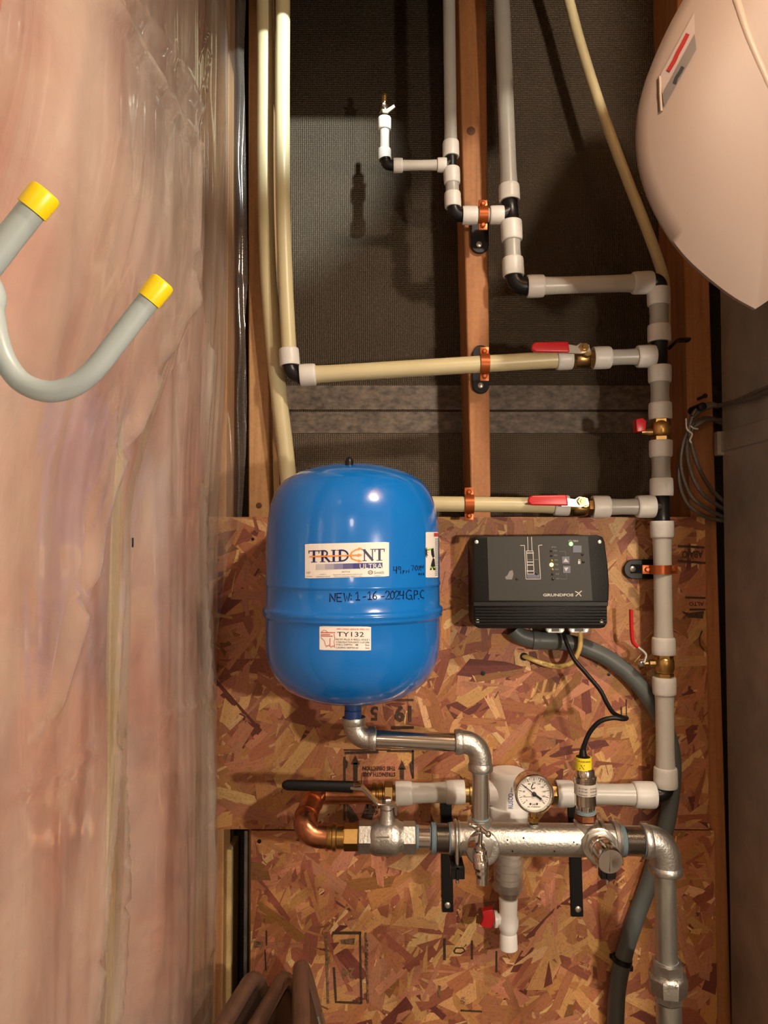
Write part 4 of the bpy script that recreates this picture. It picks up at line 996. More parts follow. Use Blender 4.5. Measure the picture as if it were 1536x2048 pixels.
bm = bmesh.new(); tube(bm, catmull([P(*q) for q in pts], 8), 4.6*sM, 12); obj('sensor_cable', bm, M['rubber'], None, label='black cable looping from the control box to the pressure sensor', cat='cable')

# chrome spigot
sp_ = thing('spigot', 'chrome drain spigot with a small cross handle on the manifold front', 'tap', Q(962, 1690))
Y0 = YM-33*sM
bm = bmesh.new(); hexn(bm, P(960, 1690, Y0), (0, -1, 0), .010, 27*S(Y0)); obj('hex_nut', bm, M['steel'], sp_)
yy = Y0-.02; s = S(yy)
bm = bmesh.new(); tube(bm, catmull([P(958, 1692, Y0), P(960, 1696, yy), P(960, 1712, yy-.006), P(962, 1728, yy-.012), P(964, 1745, yy-.014), P(964, 1767, yy-.014)], 6), [x*s for x in ([13]*8+[14]*8+[15]*6+[13]*4+[11.5]*5)], 20); obj('spout', bm, M['chrome'], sp_)
bm = bmesh.new(); lathe(bm, P(958, 1706, yy-.004), (.05, -.25, 1), [(0, 12*s), (10*s, 12*s), (12*s, 9*s), (20*s, 8*s), (22*s, 5*s), (46*s, 4.5*s)], 18); st_ = obj('stem', bm, M['chrome'], sp_)
bm = bmesh.new(); hy_ = yy-.016
tube(bm, [P(940, 1649, hy_), P(958, 1656, hy_-.002), P(976, 1668, hy_-.004)], [3.5*s, 5.5*s, 4*s], 12); sphere(bm, P(976, 1668, hy_-.004), 6.5*s); sphere(bm, P(940, 1649, hy_), 4.5*s); sphere(bm, P(957, 1658, hy_-.01), 6*s); obj('cross_handle', bm, M['chrome'], sp_)
bm = bmesh.new(); box(bm, P(937, 1696, yy-.004), P(956, 1683, yy+.006), .0008, 1); obj('copper_tag', bm, M['copper'], sp_)
# relief valve
rv = thing('relief_valve', 'stubby brass and steel relief valve pointing forward from the manifold right end', 'valve', Q(1196, 1690))
Y0 = YM-33*sM; s = S(Y0)
bm = bmesh.new(); hexn(bm, P(1197, 1688, Y0+.002), (0, -1, 0), .010, 31*s); lathe(bm, P(1197, 1688, Y0+.002), (0, -1, 0), [(0, 33*s), (.004, 33*s), (.005, 28*s)], 30); obj('hex_nut', bm, M['steel'], rv)
bm = bmesh.new(); lathe(bm, P(1200, 1692, Y0-.008), (.06, -1, -.10), [(0, 22*s), (.006, 22*s), (.007, 24*s), (.012, 24*s), (.013, 22*s), (.017, 22*s), (.018, 24*s), (.044, 24.5*s), (.046, 23*s), (.046, 5*s), (.0462, 3*s)], 36); vb = obj('barrel', bm, M['polish'], rv)
bm = bmesh.new(); e = P(1200, 1692, Y0-.008)+Vector((.06, -1, -.10)).normalized()*.0465; box(bm, e-Vector((.0012, .0012, .016)), e+Vector((.0012, .001, .016))); obj('end_slot', bm, M['chrome'], vb)
# right end nipple, elbow, pipe, union
steel_pipe('threaded steel nipple at the right end of the manifold', (1238, 1681), (1292, 1682), 28, 'thread', full=True)
steel_elbow('large grey steel elbow at the lower right turning down', (1285, 1682), (1331, 1681), (1331, 1745), 30, 1.1)
steel_pipe('dull upright galvanised pipe at the lower right', (1330, 1740), (1334, 1930), 20.5, 'galv')
un = thing('pipe_union', 'grey hexagonal steel union near the lower right edge', 'pipe fitting', Q(1336, 1960))
bm = bmesh.new(); hexn(bm, Q(1335, 1946), (0, 0, 1), 24*sM, 31*sM, .3); obj('upper_hex', bm, M['cast'], un)
bm = bmesh.new(); lathe(bm, Q(1336, 1985), (0, 0, 1), [(0, 28*sM), (3*sM, 36*sM), (30*sM, 38*sM), (36*sM, 36*sM), (40*sM, 30*sM)], 8, .2); nutu = obj('union_nut', bm, M['cast'], un)
UU = lambda x, y: P(x, y, YM-38.5*sM)
bm = bmesh.new(); text(bm, '316', 1337, 1979, 9, UU, 19); obj('raised_number', bm, M['steel'], nutu, smooth=False)
bm = bmesh.new(); hexn(bm, Q(1337, 2003), (0, 0, 1), 20*sM, 27*sM, .3); obj('lower_hex', bm, M['cast'], un)
steel_pipe('short galvanised nipple below the hexagonal union', (1337, 2003), (1338, 2047), 24, 'galv', thread=False)
steel_pipe('black pipe end at the bottom edge under the union', (1338, 2040), (1339, 2200), 23, 'blackm', thread=False, name='black_pipe')
# left end: nipple, valve, brass, copper
steel_pipe('threaded steel nipple at the left end of the manifold', (862, 1676), (906, 1677), 28, 'thread', full=True)
steel_pipe('short steel hex nipple between the big valve and the manifold', (828, 1674), (868, 1675), 22, 'polish')
bv = thing('ball_valve', 'large steel ball valve with long black lever left of the manifold', 'valve', Q(775, 1676))
bm = bmesh.new(); hexn(bm, Q(716, 1674), (1, 0, 0), 28*sM, 31*sM, 0); hexn(bm, Q(804, 1675), (1, 0, 0), 28*sM, 31*sM, 0)
lathe(bm, Q(740, 1675), (1, 0, 0), [(0, 27*sM), (4*sM, 31*sM), (12*sM, 34*sM), (42*sM, 34.5*sM), (54*sM, 34*sM), (58*sM, 31*sM), (66*sM, 28*sM)], 32)
lathe(bm, Q(774, 1672), (0, 0, 1), [(0, 22*sM), (24*sM, 18*sM), (40*sM, 14*sM), (62*sM, 13*sM), (62*sM, 10*sM)], 24); vbody = obj('body', bm, M['cast'], bv)
VV = lambda x, y: P(x, y, YM-34.6*sM)
bm = bmesh.new(); rect(bm, 752, 1673, 778, 1676, VV); text(bm, '1 600', 752, 1687, 7, VV, 26); obj('raised_lettering', bm, M['steel'], vbody, smooth=False)
bm = bmesh.new(); hexn(bm, Q(774, 1618), (0, 0, 1), 22*sM, 10*sM, .3); lathe(bm, Q(774, 1622), (0, 0, 1), [(0, 13*sM), (6*sM, 14*sM), (8*sM, 9*sM)], 18); obj('stem_nut', bm, M['polish'], bv)
bm = bmesh.new(); yl = YM
prism(bm, [P(700, 1574, yl-.009), P(722, 1574, yl-.009), P(728, 1578, yl-.009), P(757, 1608, yl-.009), P(790, 1609, yl-.009), P(796, 1614, yl-.009), P(795, 1632, yl-.009), P(790, 1632, yl-.009), P(790, 1616, yl-.009), P(754, 1613, yl-.009), P(724, 1583, yl-.009), P(700, 1580, yl-.009)], (0, .018, 0), .001, 1)
la_ = obj('lever_arm', bm, M['polish'], bv)
bm = bmesh.new(); tube(bm, [P(564, 1570, yl), P(568, 1570, yl), P(575, 1570, yl), P(650, 1572, yl), P(706, 1574, yl)], [3*sM, 6*sM, 8*sM, 8.5*sM, 9*sM], 16, squash=1.3); obj('lever_grip', bm, M['rubber'], la_, label='black vinyl lever grip')
ad = thing('brass_adapter', 'brass press adapter between the copper elbow and big ball valve', 'pipe fitting', Q(688, 1674))
bm = bmesh.new(); lathe(bm, Q(654, 1674), (1, 0, 0), [(0, 23*sM), (2*sM, 24*sM), (10*sM, 24*sM), (12*sM, 27*sM), (18*sM, 27*sM), (20*sM, 23*sM), (34*sM, 23*sM)], 28); obj('press_ring', bm, M['brass'], ad)
bm = bmesh.new(); hexn(bm, Q(686, 1674), (1, 0, 0), 32*sM, 26*sM, .1); obj('hex', bm, M['brass'], ad)
cu = thing('copper_pipe', 'copper pipe bent back toward the wall at the left of the valve', 'pipe', Q(620, 1670))
bm = bmesh.new(); cpts = catmull([Q(662, 1673), Q(645, 1673), Q(627, 1669), P(612, 1655, YM+.003), P(610, 1640, YM+.015), P(618, 1618, YM+.05), P(624, 1602, YM+.075)], 6); tube(bm, cpts, [22.5*sM]*len(cpts), 22); obj('lower_bend', bm, M['copper'], cu)
bm = bmesh.new(); cpts = catmull([P(624, 1604, YM+.07), P(629, 1593, YM+.095), P(638, 1589, YM+.112), P(655, 1588, YF), P(700, 1588, YF), P(752, 1588, YF)], 6); tube(bm, cpts, [19*S(YF)]*len(cpts), 20); obj('upper_bend', bm, M['copper'], cu)
bm = bmesh.new(); e = P(622, 1608, YM+.064); dd = (P(624, 1602, YM+.075)-P(618, 1618, YM+.05)).normalized(); lathe(bm, e, dd, [(0, 22*sM), (0, 24*sM), (4*sM, 24.5*sM), (6*sM, 22*sM)], 24); obj('bead', bm, M['copper'], cu)
bm = bmesh.new(); e = P(612, 1634, YM+.024); lathe(bm, e, dd, [(0, 22*sM), (0, 24*sM), (4*sM, 24.5*sM), (6*sM, 22*sM)], 24); obj('bead', bm, M['copper'], cu)
b2 = thing('brass_adapter', 'ridged brass adapter behind the black lever, left of white collar', 'pipe fitting', P(766, 1588, YF)); s = S(YF)
bm = bmesh.new(); lathe(bm, P(744, 1588, YF), (1, 0, 0), [(0, 19*s), (1*s, 22*s), (7*s, 22*s), (9*s, 19.5*s), (12*s, 19.5*s), (14*s, 22.5*s), (20*s, 22.5*s), (22*s, 19*s), (26*s, 19*s)], 26); obj('press_ring', bm, M['brass'], b2)
bm = bmesh.new(); hexn(bm, P(768, 1588, YF), (1, 0, 0), 18*s, 24*s, .2); lathe(bm, P(784, 1588, YF), (1, 0, 0), [(0, 18*s), (10*s, 18*s)], 20); obj('hex', bm, M['brassd'], b2)

# ---- sediment filter
sf = thing('sediment_filter', 'white sediment filter head with clear bowl behind the manifold', 'filter', P(1016, 1640, YF)); s = S(YF)
zf = lambda y: P(1016, y, YF).z
bm = bmesh.new(); cx = P(1016, 1600, YF)
lathe(bm, (cx.x, YF, zf(1612)), (0, 0, 1), [(0, 34*s), (18*s, 33*s), (40*s, 33.5*s), (58*s, 35*s), (66*s, 35*s), (70*s, 33*s), (71*s, 20*s)], 40)
tube(bm, [P(976, 1585, YF), P(990, 1585, YF), P(1042, 1586, YF), P(1064, 1586, YF)], [24*s, 25*s, 25*s, 24*s], 24)
head = obj('head', bm, M['pvc'], sf)
bm = bmesh.new(); lathe(bm, (cx.x, YF, zf(1642)), (0, 0, 1), [(0, 36*s), (2*s, 38*s), (26*s, 40*s), (30*s, 39*s), (32*s, 34*s)], 44); obj('lock_ring', bm, M['pvc'], sf)
FF = lambda x, y: Vector((P(x, y, YF).x, YF-math.sqrt(max(0, (34.3*s)**2-(P(x, y, YF).x-cx.x)**2)), P(x, y, YF).z))
bm = bmesh.new(); text(bm, 'RUSCO', 1020, 1605, 9, FF, 30, vert=1); text(bm, '1in', 1019, 1572, 4, FF, 8, vert=1); obj('lettering', bm, M['blueprint'], head, smooth=False)
for x0, x1 in ((928, 960), (1062, 1116)):
    bm = bmesh.new(); L = (x1-x0)*s; lathe(bm, P(x0, 1586, YF), (1, 0, 0), [(0, 18*s), (L*.3, 18*s), (L*.32, 22*s), (L*.7, 22*s), (L*.72, 18*s), (L, 18*s)], 6 if x0 > 1000 else 22); obj('port', bm, M['brassd'], sf, label='brass port')
bm = bmesh.new(); lathe(bm, (cx.x, YF, zf(1772)), (0, 0, 1), [(0, 26*s), (4*s, 28*s), (20*s, 29*s), (132*s, 30*s)], 36); obj('bowl', bm, M['clear'], sf)
bm = bmesh.new(); 
for y in (1712, 1727, 1743, 1758): lathe(bm, (cx.x, YF, zf(y)), (0, 0, 1), [(0, 22*s), (1.2*s, 24.5*s), (3*s, 24.5*s), (4*s, 22*s)], 28)
lathe(bm, (cx.x, YF, zf(1766)), (0, 0, 1), [(0, 21*s), (110*s, 21*s)], 28); obj('screen_cage', bm, mat('grey_screen', (.40, .37, .34), .5), sf)
bm = bmesh.new(); lathe(bm, (cx.x, YF, zf(1776)), (0, 0, 1), [(0, 24*s), (0, 31*s), (6*s, 32*s), (10*s, 29*s)], 36); obj('collar_ring', bm, M['clear'], sf)
cx2 = P(1019, 1780, YF).x
bm = bmesh.new(); lathe(bm, (cx.x+.001, YF, zf(1802)), (0, 0, 1), [(0, 15*s), (10*s, 18*s), (20*s, 24*s), (30*s, 27*s)], 32); obj('sump', bm, M['clear'], sf)
bm = bmesh.new(); lathe(bm, (cx.x+.001, YF, zf(1801)), (0, 0, 1), [(0, 13*s), (10*s, 16*s), (19*s, 21*s), (20*s, 18*s)], 28); obj('dregs', bm, M['water'], sf)
dv = thing('drain_valve', 'white plastic drain valve with red butterfly knob under the filter', 'valve', P(1018, 1898, YF))
bm = bmesh.new(); lathe(bm, P(1017, 1898, YF), (0, 0, 1), [(0, 16*s), (2*s, 18*s), (28*s, 17*s), (32*s, 15.5*s), (38*s, 18*s), (46*s, 20*s), (58*s, 20*s), (66*s, 17*s), (72*s, 17.5*s), (98*s, 18.5*s), (99*s, 14*s)], 32); obj('body', bm, M['pvc'], dv)
bm = bmesh.new(); lathe(bm, P(1010, 1838, YF), (-1, 0, 0), [(0, 11*s), (14*s, 11*s), (15*s, 15*s), (21*s, 16*s), (23*s, 12*s)], 22); obj('stem', bm, M['pvc'], dv)
bm = bmesh.new(); prism(bm, [P(964, 1822, YF-.018), P(986, 1819, YF-.018), P(990, 1838, YF-.018), P(985, 1856, YF-.018), P(976, 1858, YF-.018), P(960, 1852, YF-.018), P(967, 1838, YF-.018)], (0, .014, 0), .003, 2); obj('butterfly_knob', bm, M['red'], dv)

# ---- brackets carrying the manifold
def bracket(label, xt, xb, ytop, ybot, wd, sy):
    t = thing('shelf_bracket', label, 'bracket', P((xt+xb)/2, 1720, -.004)); yw = -.006
    bm = bmesh.new(); prism(bm, [P(xt-wd/2, ytop, yw), P(xt+wd/2, ytop, yw), P(xb+wd/2, ybot, yw), P(xb-wd/2, ybot, yw)], (0, .0045, 0), .0008, 1); obj('wall_leg', bm, M['blackm'], t)
    c = P(xt, 1722, -.02); zc = Q(0, 1712).z
    bm = bmesh.new(); xx = P((xt+xb)/2, 1720, yw).x; hw = wd*S(yw)/2
    box(bm, (xx-hw, YM-.036, zc-.006), (xx+hw, yw, zc-.001), .0008, 1); box(bm, (xx-.002, YM-.036, zc-.022), (xx+.002, yw, zc-.003))
    obj('arm', bm, M['blackm'], t)
    bm = bmesh.new(); n = 20; pc = Q(0, 1678); r = 34*sM; pts = [Vector((xx, YM+r, zc-.03))]
    pts += [Vector((xx, YM+r*math.cos(PI*i/n), pc.z+r*math.sin(PI*i/n))) for i in range(n+1)] + [Vector((xx, YM-r, zc-.03))]
    tube(bm, pts, 3.6*sM, 10); obj('u_bolt', bm, M['steel'], t)
    bm = bmesh.new(); box(bm, (xx-hw, YM-r-.006, zc-.022), (xx+hw*1.1, YM-r+.010, zc-.004), .001, 1); obj('clamp_nut', bm, M['blackm'], t)
    bm = bmesh.new(); lathe(bm, P(sy[0], sy[1], yw), (0, -1, 0), [(0, 6*S(yw)), (.0015, 6*S(yw)), (.003, 3.5*S(yw))], 14); obj('screw', bm, M['screw'], t)
bracket('black steel bracket under the left end of the manifold', 892, 896, 1600, 1825, 22, (895, 1810))
bracket('black steel bracket under the right half of the manifold', 1148, 1155, 1600, 1834, 24, (1156, 1818))

# ------------------------------------------------------------------ control box
yf = -.078
cb = thing('control_box', 'black wall-mounted pump controller with grey membrane front and lit LEDs', 'control box', P(1080, 1255, 0))
out = [(956, 1072), (1196, 1070), (1206, 1074), (1210, 1084), (1216, 1130), (1219, 1170), (1218, 1200), (1215, 1206), (1215, 1246), (1210, 1255), (1200, 1257), (958, 1257), (949, 1252), (947, 1240), (945, 1090), (948, 1076)]
bm = bmesh.new(); prism(bm, [P(*q, yf) for q in out], (0, -.004-yf, 0), .003, 2); obj('housing', bm, M['boxblk'], cb)
B0 = lambda x, y: P(x, y, yf-.0012); B1 = lambda x, y: P(x, y, yf-.0022); B2 = lambda x, y: P(x, y, yf-.003)
bm = bmesh.new(); prism(bm, [B0(974, 1074), B0(1176, 1073), B0(1185, 1201), B0(978, 1201)], (0, .001, 0)); pn = obj('membrane_panel', bm, M['panelgrey'], cb, smooth=False)
bm = bmesh.new(); prism(bm, [P(946, 1203, yf-.005), P(1217, 1203, yf-.005), P(1216, 1213, yf-.005), P(946, 1213, yf-.005)], (0, .006, 0), .001, 1); obj('ledge', bm, M['boxblk'], cb)
for i in range(6):
    y = 1216+i*6; bm = bmesh.new(); prism(bm, [P(949, y, yf-.004), P(1213, y, yf-.004), P(1213, y+3.2, yf-.004), P(949, y+3.2, yf-.004)], (0, .005, 0), .0006, 1); obj('rib', bm, M['boxblk'], cb)
for (x, y) in ((953, 1084), (1199, 1084), (955, 1242), (1203, 1243)):
    bm = bmesh.new(); s = S(yf); lathe(bm, P(x, y, yf), (0, -1, 0), [(0, 4*s), (.0015, 4*s), (.002, 2.4*s)], 12); obj('screw', bm, M['screw'], cb)
bm = bmesh.new()
ribbon(bm, [(1041, 1091), (1049, 1091), (1052, 1158), (1081, 1158), (1077, 1091), (1084, 1090)], 1.5, B1)
ribbon(bm, [(1055, 1074), (1056, 1101)], 1.3, B1); ribbon(bm, [(1063, 1074), (1064, 1101)], 1.3, B1)
ribbon(bm, [(1053, 1102), (1066, 1102), (1068, 1148), (1055, 1148), (1053, 1102)], 1.5, B1)
for y in (1106, 1124, 1130, 1142): ribbon(bm, [(1054, y), (1067, y)], 2, B1)
text(bm, 'GRUNDFOS', 1086, 1192.5, 5.2, B1, 61, bold=.035)
ribbon(bm, [(1151, 1183), (1157, 1186), (1162, 1192)], 2, B1); ribbon(bm, [(1163, 1182), (1157, 1187), (1152, 1192)], 2, B1)
text(bm, 'CU301', 1137, 1084, 4, B1, 19)
poly(bm, [(1131, 1116), (1127, 1124), (1137, 1124)], B2); poly(bm, [(1132, 1143), (1128, 1135), (1137, 1135)], B2)
poly(bm, [(1156, 1122), (1161, 1122), (1161, 1128), (1156, 1128)], B1); ribbon(bm, [(1157, 1122), (1157, 1119), (1160, 1119), (1160, 1122)], 1, B1)
obj('white_print', bm, M['gprint'], pn, smooth=False)
bm = bmesh.new()
for i in range(7): text(bm, str(100-i*10), 1107+i*.8, 1103+i*9.3, 3.4, B1, 7)
text(bm, 'PSI', 1104, 1096, 3.4, B1, 8)
poly(bm, [(1019, 1142), (1025, 1140), (1027, 1148), (1024, 1159), (1012, 1159), (1010, 1154), (1015, 1150)], B1)
ribbon(bm, [(1119, 1103), (1131, 1103), (1131, 1113)], .6, B1); ribbon(bm, [(1120, 1158), (1133, 1158), (1133, 1148)], .6, B1); ribbon(bm, [(1054, 1119), (1079, 1119)], .8, B1)
obj('grey_print', bm, M['gdim'], pn, smooth=False)
bm = bmesh.new(); rect(bm, 1124, 1113, 1139, 1127, B1); rect(bm, 1126, 1132, 1141, 1146, B1); rect(bm, 1146, 1091, 1163, 1105, B1); rect(bm, 1054, 1149, 1079, 1156, B1); obj('key', bm, M['key'], pn, smooth=False)
for i, (x, y) in enumerate(((1102.5, 1102), (1103, 1111.5), (1103.5, 1121), (1103, 1129.5), (1105, 1139), (1105, 1148.5), (1106, 1158), (1034, 1158), (1165, 1109), (1167, 1124), (1073, 1148), (1142, 1088))):
    m = {3: 'led_y', 11: 'led_g', 2: 'ledamber', 4: 'ledamber'}.get(i, 'ledoff'); r = 4.0 if i in (3, 11) else 2.4
    bm = bmesh.new(); lathe(bm, B1(x, y), (0, -1, 0), [(0, r*S(yf)), (.001, r*.9*S(yf)), (.0016, r*.4*S(yf))], 12); obj('led', bm, M[m], pn, label={3: 'lit yellow LED', 11: 'lit green LED'}.get(i))
for (x0, x1) in ((1093, 1129), (1139, 1178)):
    bm = bmesh.new(); prism(bm, [P(x0, 1256, -.05), P(x1, 1256, -.05), P(x1, 1262, -.05), P(x1-4, 1266, -.05), P(x0+4, 1266, -.05), P(x0, 1262, -.05)], (0, .012, 0), .001, 1); cn = obj('cable_clamp', bm, M['pvc'], cb)
    for xx in (x0+6, x1-6):
        bm = bmesh.new(); lathe(bm, P(xx, 1261, -.05), (0, -1, 0), [(0, 3*S(-.05)), (.0015, 3*S(-.05))], 10); obj('screw', bm, M['screw'], cn)
    bm = bmesh.new(); prism(bm, [P(x0+11, 1257, -.051), P(x1-11, 1257, -.051), P(x1-11, 1263, -.051), P(x0+11, 1263, -.051)], (0, .003, 0)); obj('cable_slot', bm, M['greyband'], cn, smooth=False)
pts = [(1044, 1311, .004), (1058, 1316, -.006), (1080, 1325, -.012), (1105, 1332, -.018), (1128, 1332, -.026), (1146, 1322, -.034), (1158, 1300, -.042), (1161, 1280, -.045), (1160, 1262, -.045)]
cc_ = catmull([P(*q) for q in pts], 8)
yc = thing('yellow_cable', 'pale yellow cable from the hole in the board up to control box', 'cable', cc_[0])
bm = bmesh.new(); tube(bm, cc_, 6.6*S(-.02), 14, squash=.75); obj('jacket', bm, M['jacket'], yc)
def onc(px, py):
    i = max(0, min(len(cc_)-1, int((px-1056)/75*30)+6)); return Vector((P(px, py, cc_[i].y).x, cc_[i].y-.0068, P(px, py, cc_[i].y).z))
bm = bmesh.new()
for (x, y, ch) in ((1058, 1318, 'E'), (1066, 1321, '2'), (1074, 1324, '14'), (1083, 1327, 'AWG'), (1094, 1330, 'CU'), (1102, 1332, '600V'), (1112, 1334, 'TYPE')): text(bm, ch, x, y+1, 3.6, onc)
obj('jacket_print', bm, M['ink'], yc, smooth=False)
bm = bmesh.new(); lathe(bm, P(1048, 1313, -.0005), (0, -1, 0), [(0, 7*S(0)), (.0026, 8*S(0)), (.0028, 6*S(0))], 16); obj('drilled_hole', bm, M['darkgap'], up)  # dark disc paints the shade inside; no hole is cut
# ---- grey conduit
cd = thing('grey_conduit', 'grey plastic conduit curving from the control box down to the lower right', 'conduit', P(1240, 1900, -.03)); yq = -.0195
pts = [(1027, 1259, yq), (1033, 1266, yq), (1046, 1274, yq), (1075, 1281, yq), (1120, 1283, yq), (1165, 1293, yq), (1215, 1316, yq), (1262, 1352, yq), (1300, 1400, yq), (1330, 1455, yq), (1344, 1510, yq), (1344, 1570, yq), (1334, 1640, yq), (1318, 1700, yq), (1298, 1765, yq), (1270, 1840, yq), (1248, 1910, yq), (1234, 1985, yq), (1230, 2080, yq)]
bm = bmesh.new(); tube(bm, catmull([P(*q) for q in pts], 8), 16.5*S(yq), 20); obj('tube', bm, M['conduit'], cd)
bm = bmesh.new(); a = P(1064, 1280, yq); lathe(bm, a, P(1110, 1282, yq)-a, [(0, 18*S(yq)), (1*S(yq), 18.9*S(yq)), (11*S(yq), 18.9*S(yq)), (12*S(yq), 18.5*S(yq)), (15*S(yq), 18*S(yq)), (16*S(yq), 18*S(yq)), (50*S(yq), 18*S(yq)), (52*S(yq), 17*S(yq))], 24); obj('coupling', bm, M['conduit'], cd)
st = thing('conduit_strap', 'black strap holding the grey conduit low on the lower board', 'pipe strap', P(1242, 1922, 0))
bm = bmesh.new(); a = P(1243, 1920, yq); lathe(bm, a-Vector((.0, 0, .004)), (.25, 0, 1), [(0, 17*S(yq)), (0, 19.5*S(yq)), (9*S(yq), 19.5*S(yq)), (9*S(yq), 17*S(yq))], 22); obj('band', bm, M['rubber'], st)
bm = bmesh.new(); box(bm, P(1220, 1918, -.006), P(1233, 1906, -.001), .001, 1); obj('ear', bm, M['rubber'], st); bm = bmesh.new(); box(bm, P(1253, 1944, -.006), P(1265, 1930, -.001), .001, 1); obj('ear', bm, M['rubber'], st)

# ------------------------------------------------------------------ right side: sheet metal duct, cable coil
X0 = .619
dz = lambda py, Y: P(768, py, Y).z
dt = thing('sheet_metal_duct', 'dull grey sheet metal duct at the right edge with a crosswise seam', 'duct', (X0+.2, -.16, 0))
y0, y1 = -.75, -.008; zs = PX(1445, 885, X0).z
bm = bmesh.new()
def facet(z0_, z1_, dx=.010):
    A = [Vector((X0, y1, z0_)), Vector((X0, y0, z0_)), Vector((X0, y0, z1_)), Vector((X0, y1, z1_))]; c = Vector((X0-dx, (y0+y1)/2, (z0_+z1_)/2))
    vs = [bm.verts.new(v) for v in A]; cv = bm.verts.new(c)
    for i in range(4): bm.faces.new((vs[i], vs[(i+1) % 4], cv))
box(bm, (X0+.0005, y0, 0), (X0+.5, y1, 2.78)); facet(zs, zs+.62); facet(zs+.62, 2.78); facet(zs-.55, zs, .016); facet(.0, zs-.55)
obj('casing', bm, M['duct'], dt, smooth=False)
bm = bmesh.new(); box(bm, (X0-.006, y0, zs-.017), (X0+.002, y1+.004, zs+.017), .001, 1); box(bm, (X0-.012, y1-.006, zs-.024), (X0+.004, y1+.010, zs+.020), .001, 1); obj('drive_cleat', bm, M['duct'], dt, smooth=False)
ck = thing('cable_coil', 'coil of grey braided cables hung on the right stud beside the duct', 'cable', P(1385, 830, -.01))
ycl = -.02
loops = [[(1384, 832), (1395, 818), (1420, 808), (1438, 811), (1466, 804), (1490, 800), (1536, 782), (1600, 750)], [(1386, 836), (1400, 822), (1425, 812), (1440, 811), (1470, 803), (1500, 790), (1545, 770), (1600, 738)],
         [(1444, 846), (1420, 838), (1395, 844), (1374, 872), (1362, 910), (1358, 960), (1370, 1000), (1395, 1025), (1420, 1036), (1452, 1043)],
         [(1444, 842), (1410, 836), (1385, 850), (1367, 885), (1362, 935), (1378, 985), (1402, 1010), (1450, 1036)],
         [(1442, 840), (1408, 842), (1384, 862), (1374, 900), (1384, 950), (1408, 990), (1450, 1020)], [(1384, 834), (1378, 860), (1386, 900), (1398, 935), (1420, 975), (1450, 1006)]]
for i, lp_ in enumerate(loops):
    bm = bmesh.new(); tube(bm, catmull([(PX(x, y, X0-.014) if x > 1448 else P(x, y, -.022)) if i < 2 else P(x, y, -.024-.004*i if x < 1410 else (.004 if x > 1435 else -.008)) for x, y in lp_], 8), 4.2*S(ycl), 9); obj('cable', bm, M['braid'], ck)
bm = bmesh.new(); tube(bm, catmull([P(1372, 838, -.03), P(1374, 858, -.045), P(1384, 868, -.05), P(1380, 880, -.05), P(1383, 886, -.05)], 6), 2*S(-.03), 8); tube(bm, catmull([P(1376, 846, -.04), P(1386, 856, -.05), P(1396, 858, -.05)], 6), 1.6*S(-.03), 8); obj('string_tie', bm, M['string'], ck)
bm = bmesh.new(); lathe(bm, P(1396, 798, YS), (0, -1, 0), [(0, 3*S(0)), (.03, 3*S(0)), (.03, 5*S(0)), (.032, 5*S(0))], 10); lathe(bm, P(1383, 822, YS), (0, -1, 0), [(0, 8*S(0)), (.05, 8*S(0)), (.052, 5*S(0))], 10); obj('hook_nail', bm, M['blackm'], ck)

# ------------------------------------------------------------------ domed white shell, upper right
ys_ = -.40
sh = thing('domed_shell', 'smooth off-white domed plastic shell with pointed tip in the upper right', 'plastic shell', P(1480, 300, ys_))
outl = [(1366, 0), (1336, 56), (1308, 118), (1286, 180), (1275, 240), (1275, 300), (1284, 352), (1304, 408), (1334, 464), (1372, 514), (1420, 558), (1468, 594), (1511, 618), (1540, 598), (1585, 560), (1618, 490), (1638, 380), (1650, 230), (1655, 60), (1650, -110), (1620, -250), (1560, -300), (1490, -235), (1420, -95)]
o2 = []; nn_ = len(outl)
for i in range(nn_):
    p0, p1, p2, p3 = [Vector(outl[(i+k) % nn_]) for k in (-1, 0, 1, 2)]
    if i == 12: p0 = p1*2-p2
    if i == 11: p3 = p2*2-p1
    for k in range(4):
        t = k/4; q = .5*((2*p1)+(p2-p0)*t+(2*p0-5*p1+4*p2-p3)*t*t+(3*p1-p0-3*p2+p3)*t**3); o2.append((q.x, q.y))
outl = o2
cen = Vector((1490, 190))
def shellP(px, py, rel):
    h = (1-max(0, min(1, rel))**2.6); return P(px, py, ys_-.04*h)
bm = bmesh.new(); rings = []; K = 12; n = len(outl)
for j in range(K+1):
    f = 1-j/K if j < K else .02
    ring = []
    for (x, y) in outl:
        q = cen+(Vector((x, y))-cen)*f
        p0 = P(x, y, ys_); pc_ = P(cen.x, cen.y, ys_)
        w3 = pc_+(p0-pc_)*f; w3.y = ys_-.045*(1-f**2.6); ring.append(bm.verts.new(w3))
    rings.append(ring)
back = [bm.verts.new(v.co+Vector((0, .006, 0))) for v in rings[0]]
for j in range(K):
    for i in range(n): bm.faces.new((rings[j][i], rings[j][(i+1) % n], rings[j+1][(i+1) % n], rings[j+1][i]))
bm.faces.new(rings[-1])
for i in range(n): bm.faces.new((rings[0][i], back[i], back[(i+1) % n], rings[0][(i+1) % n]))
bm.faces.new(back[::-1])
obj('dome', bm, M['shell'], sh, angle=60)
import bisect
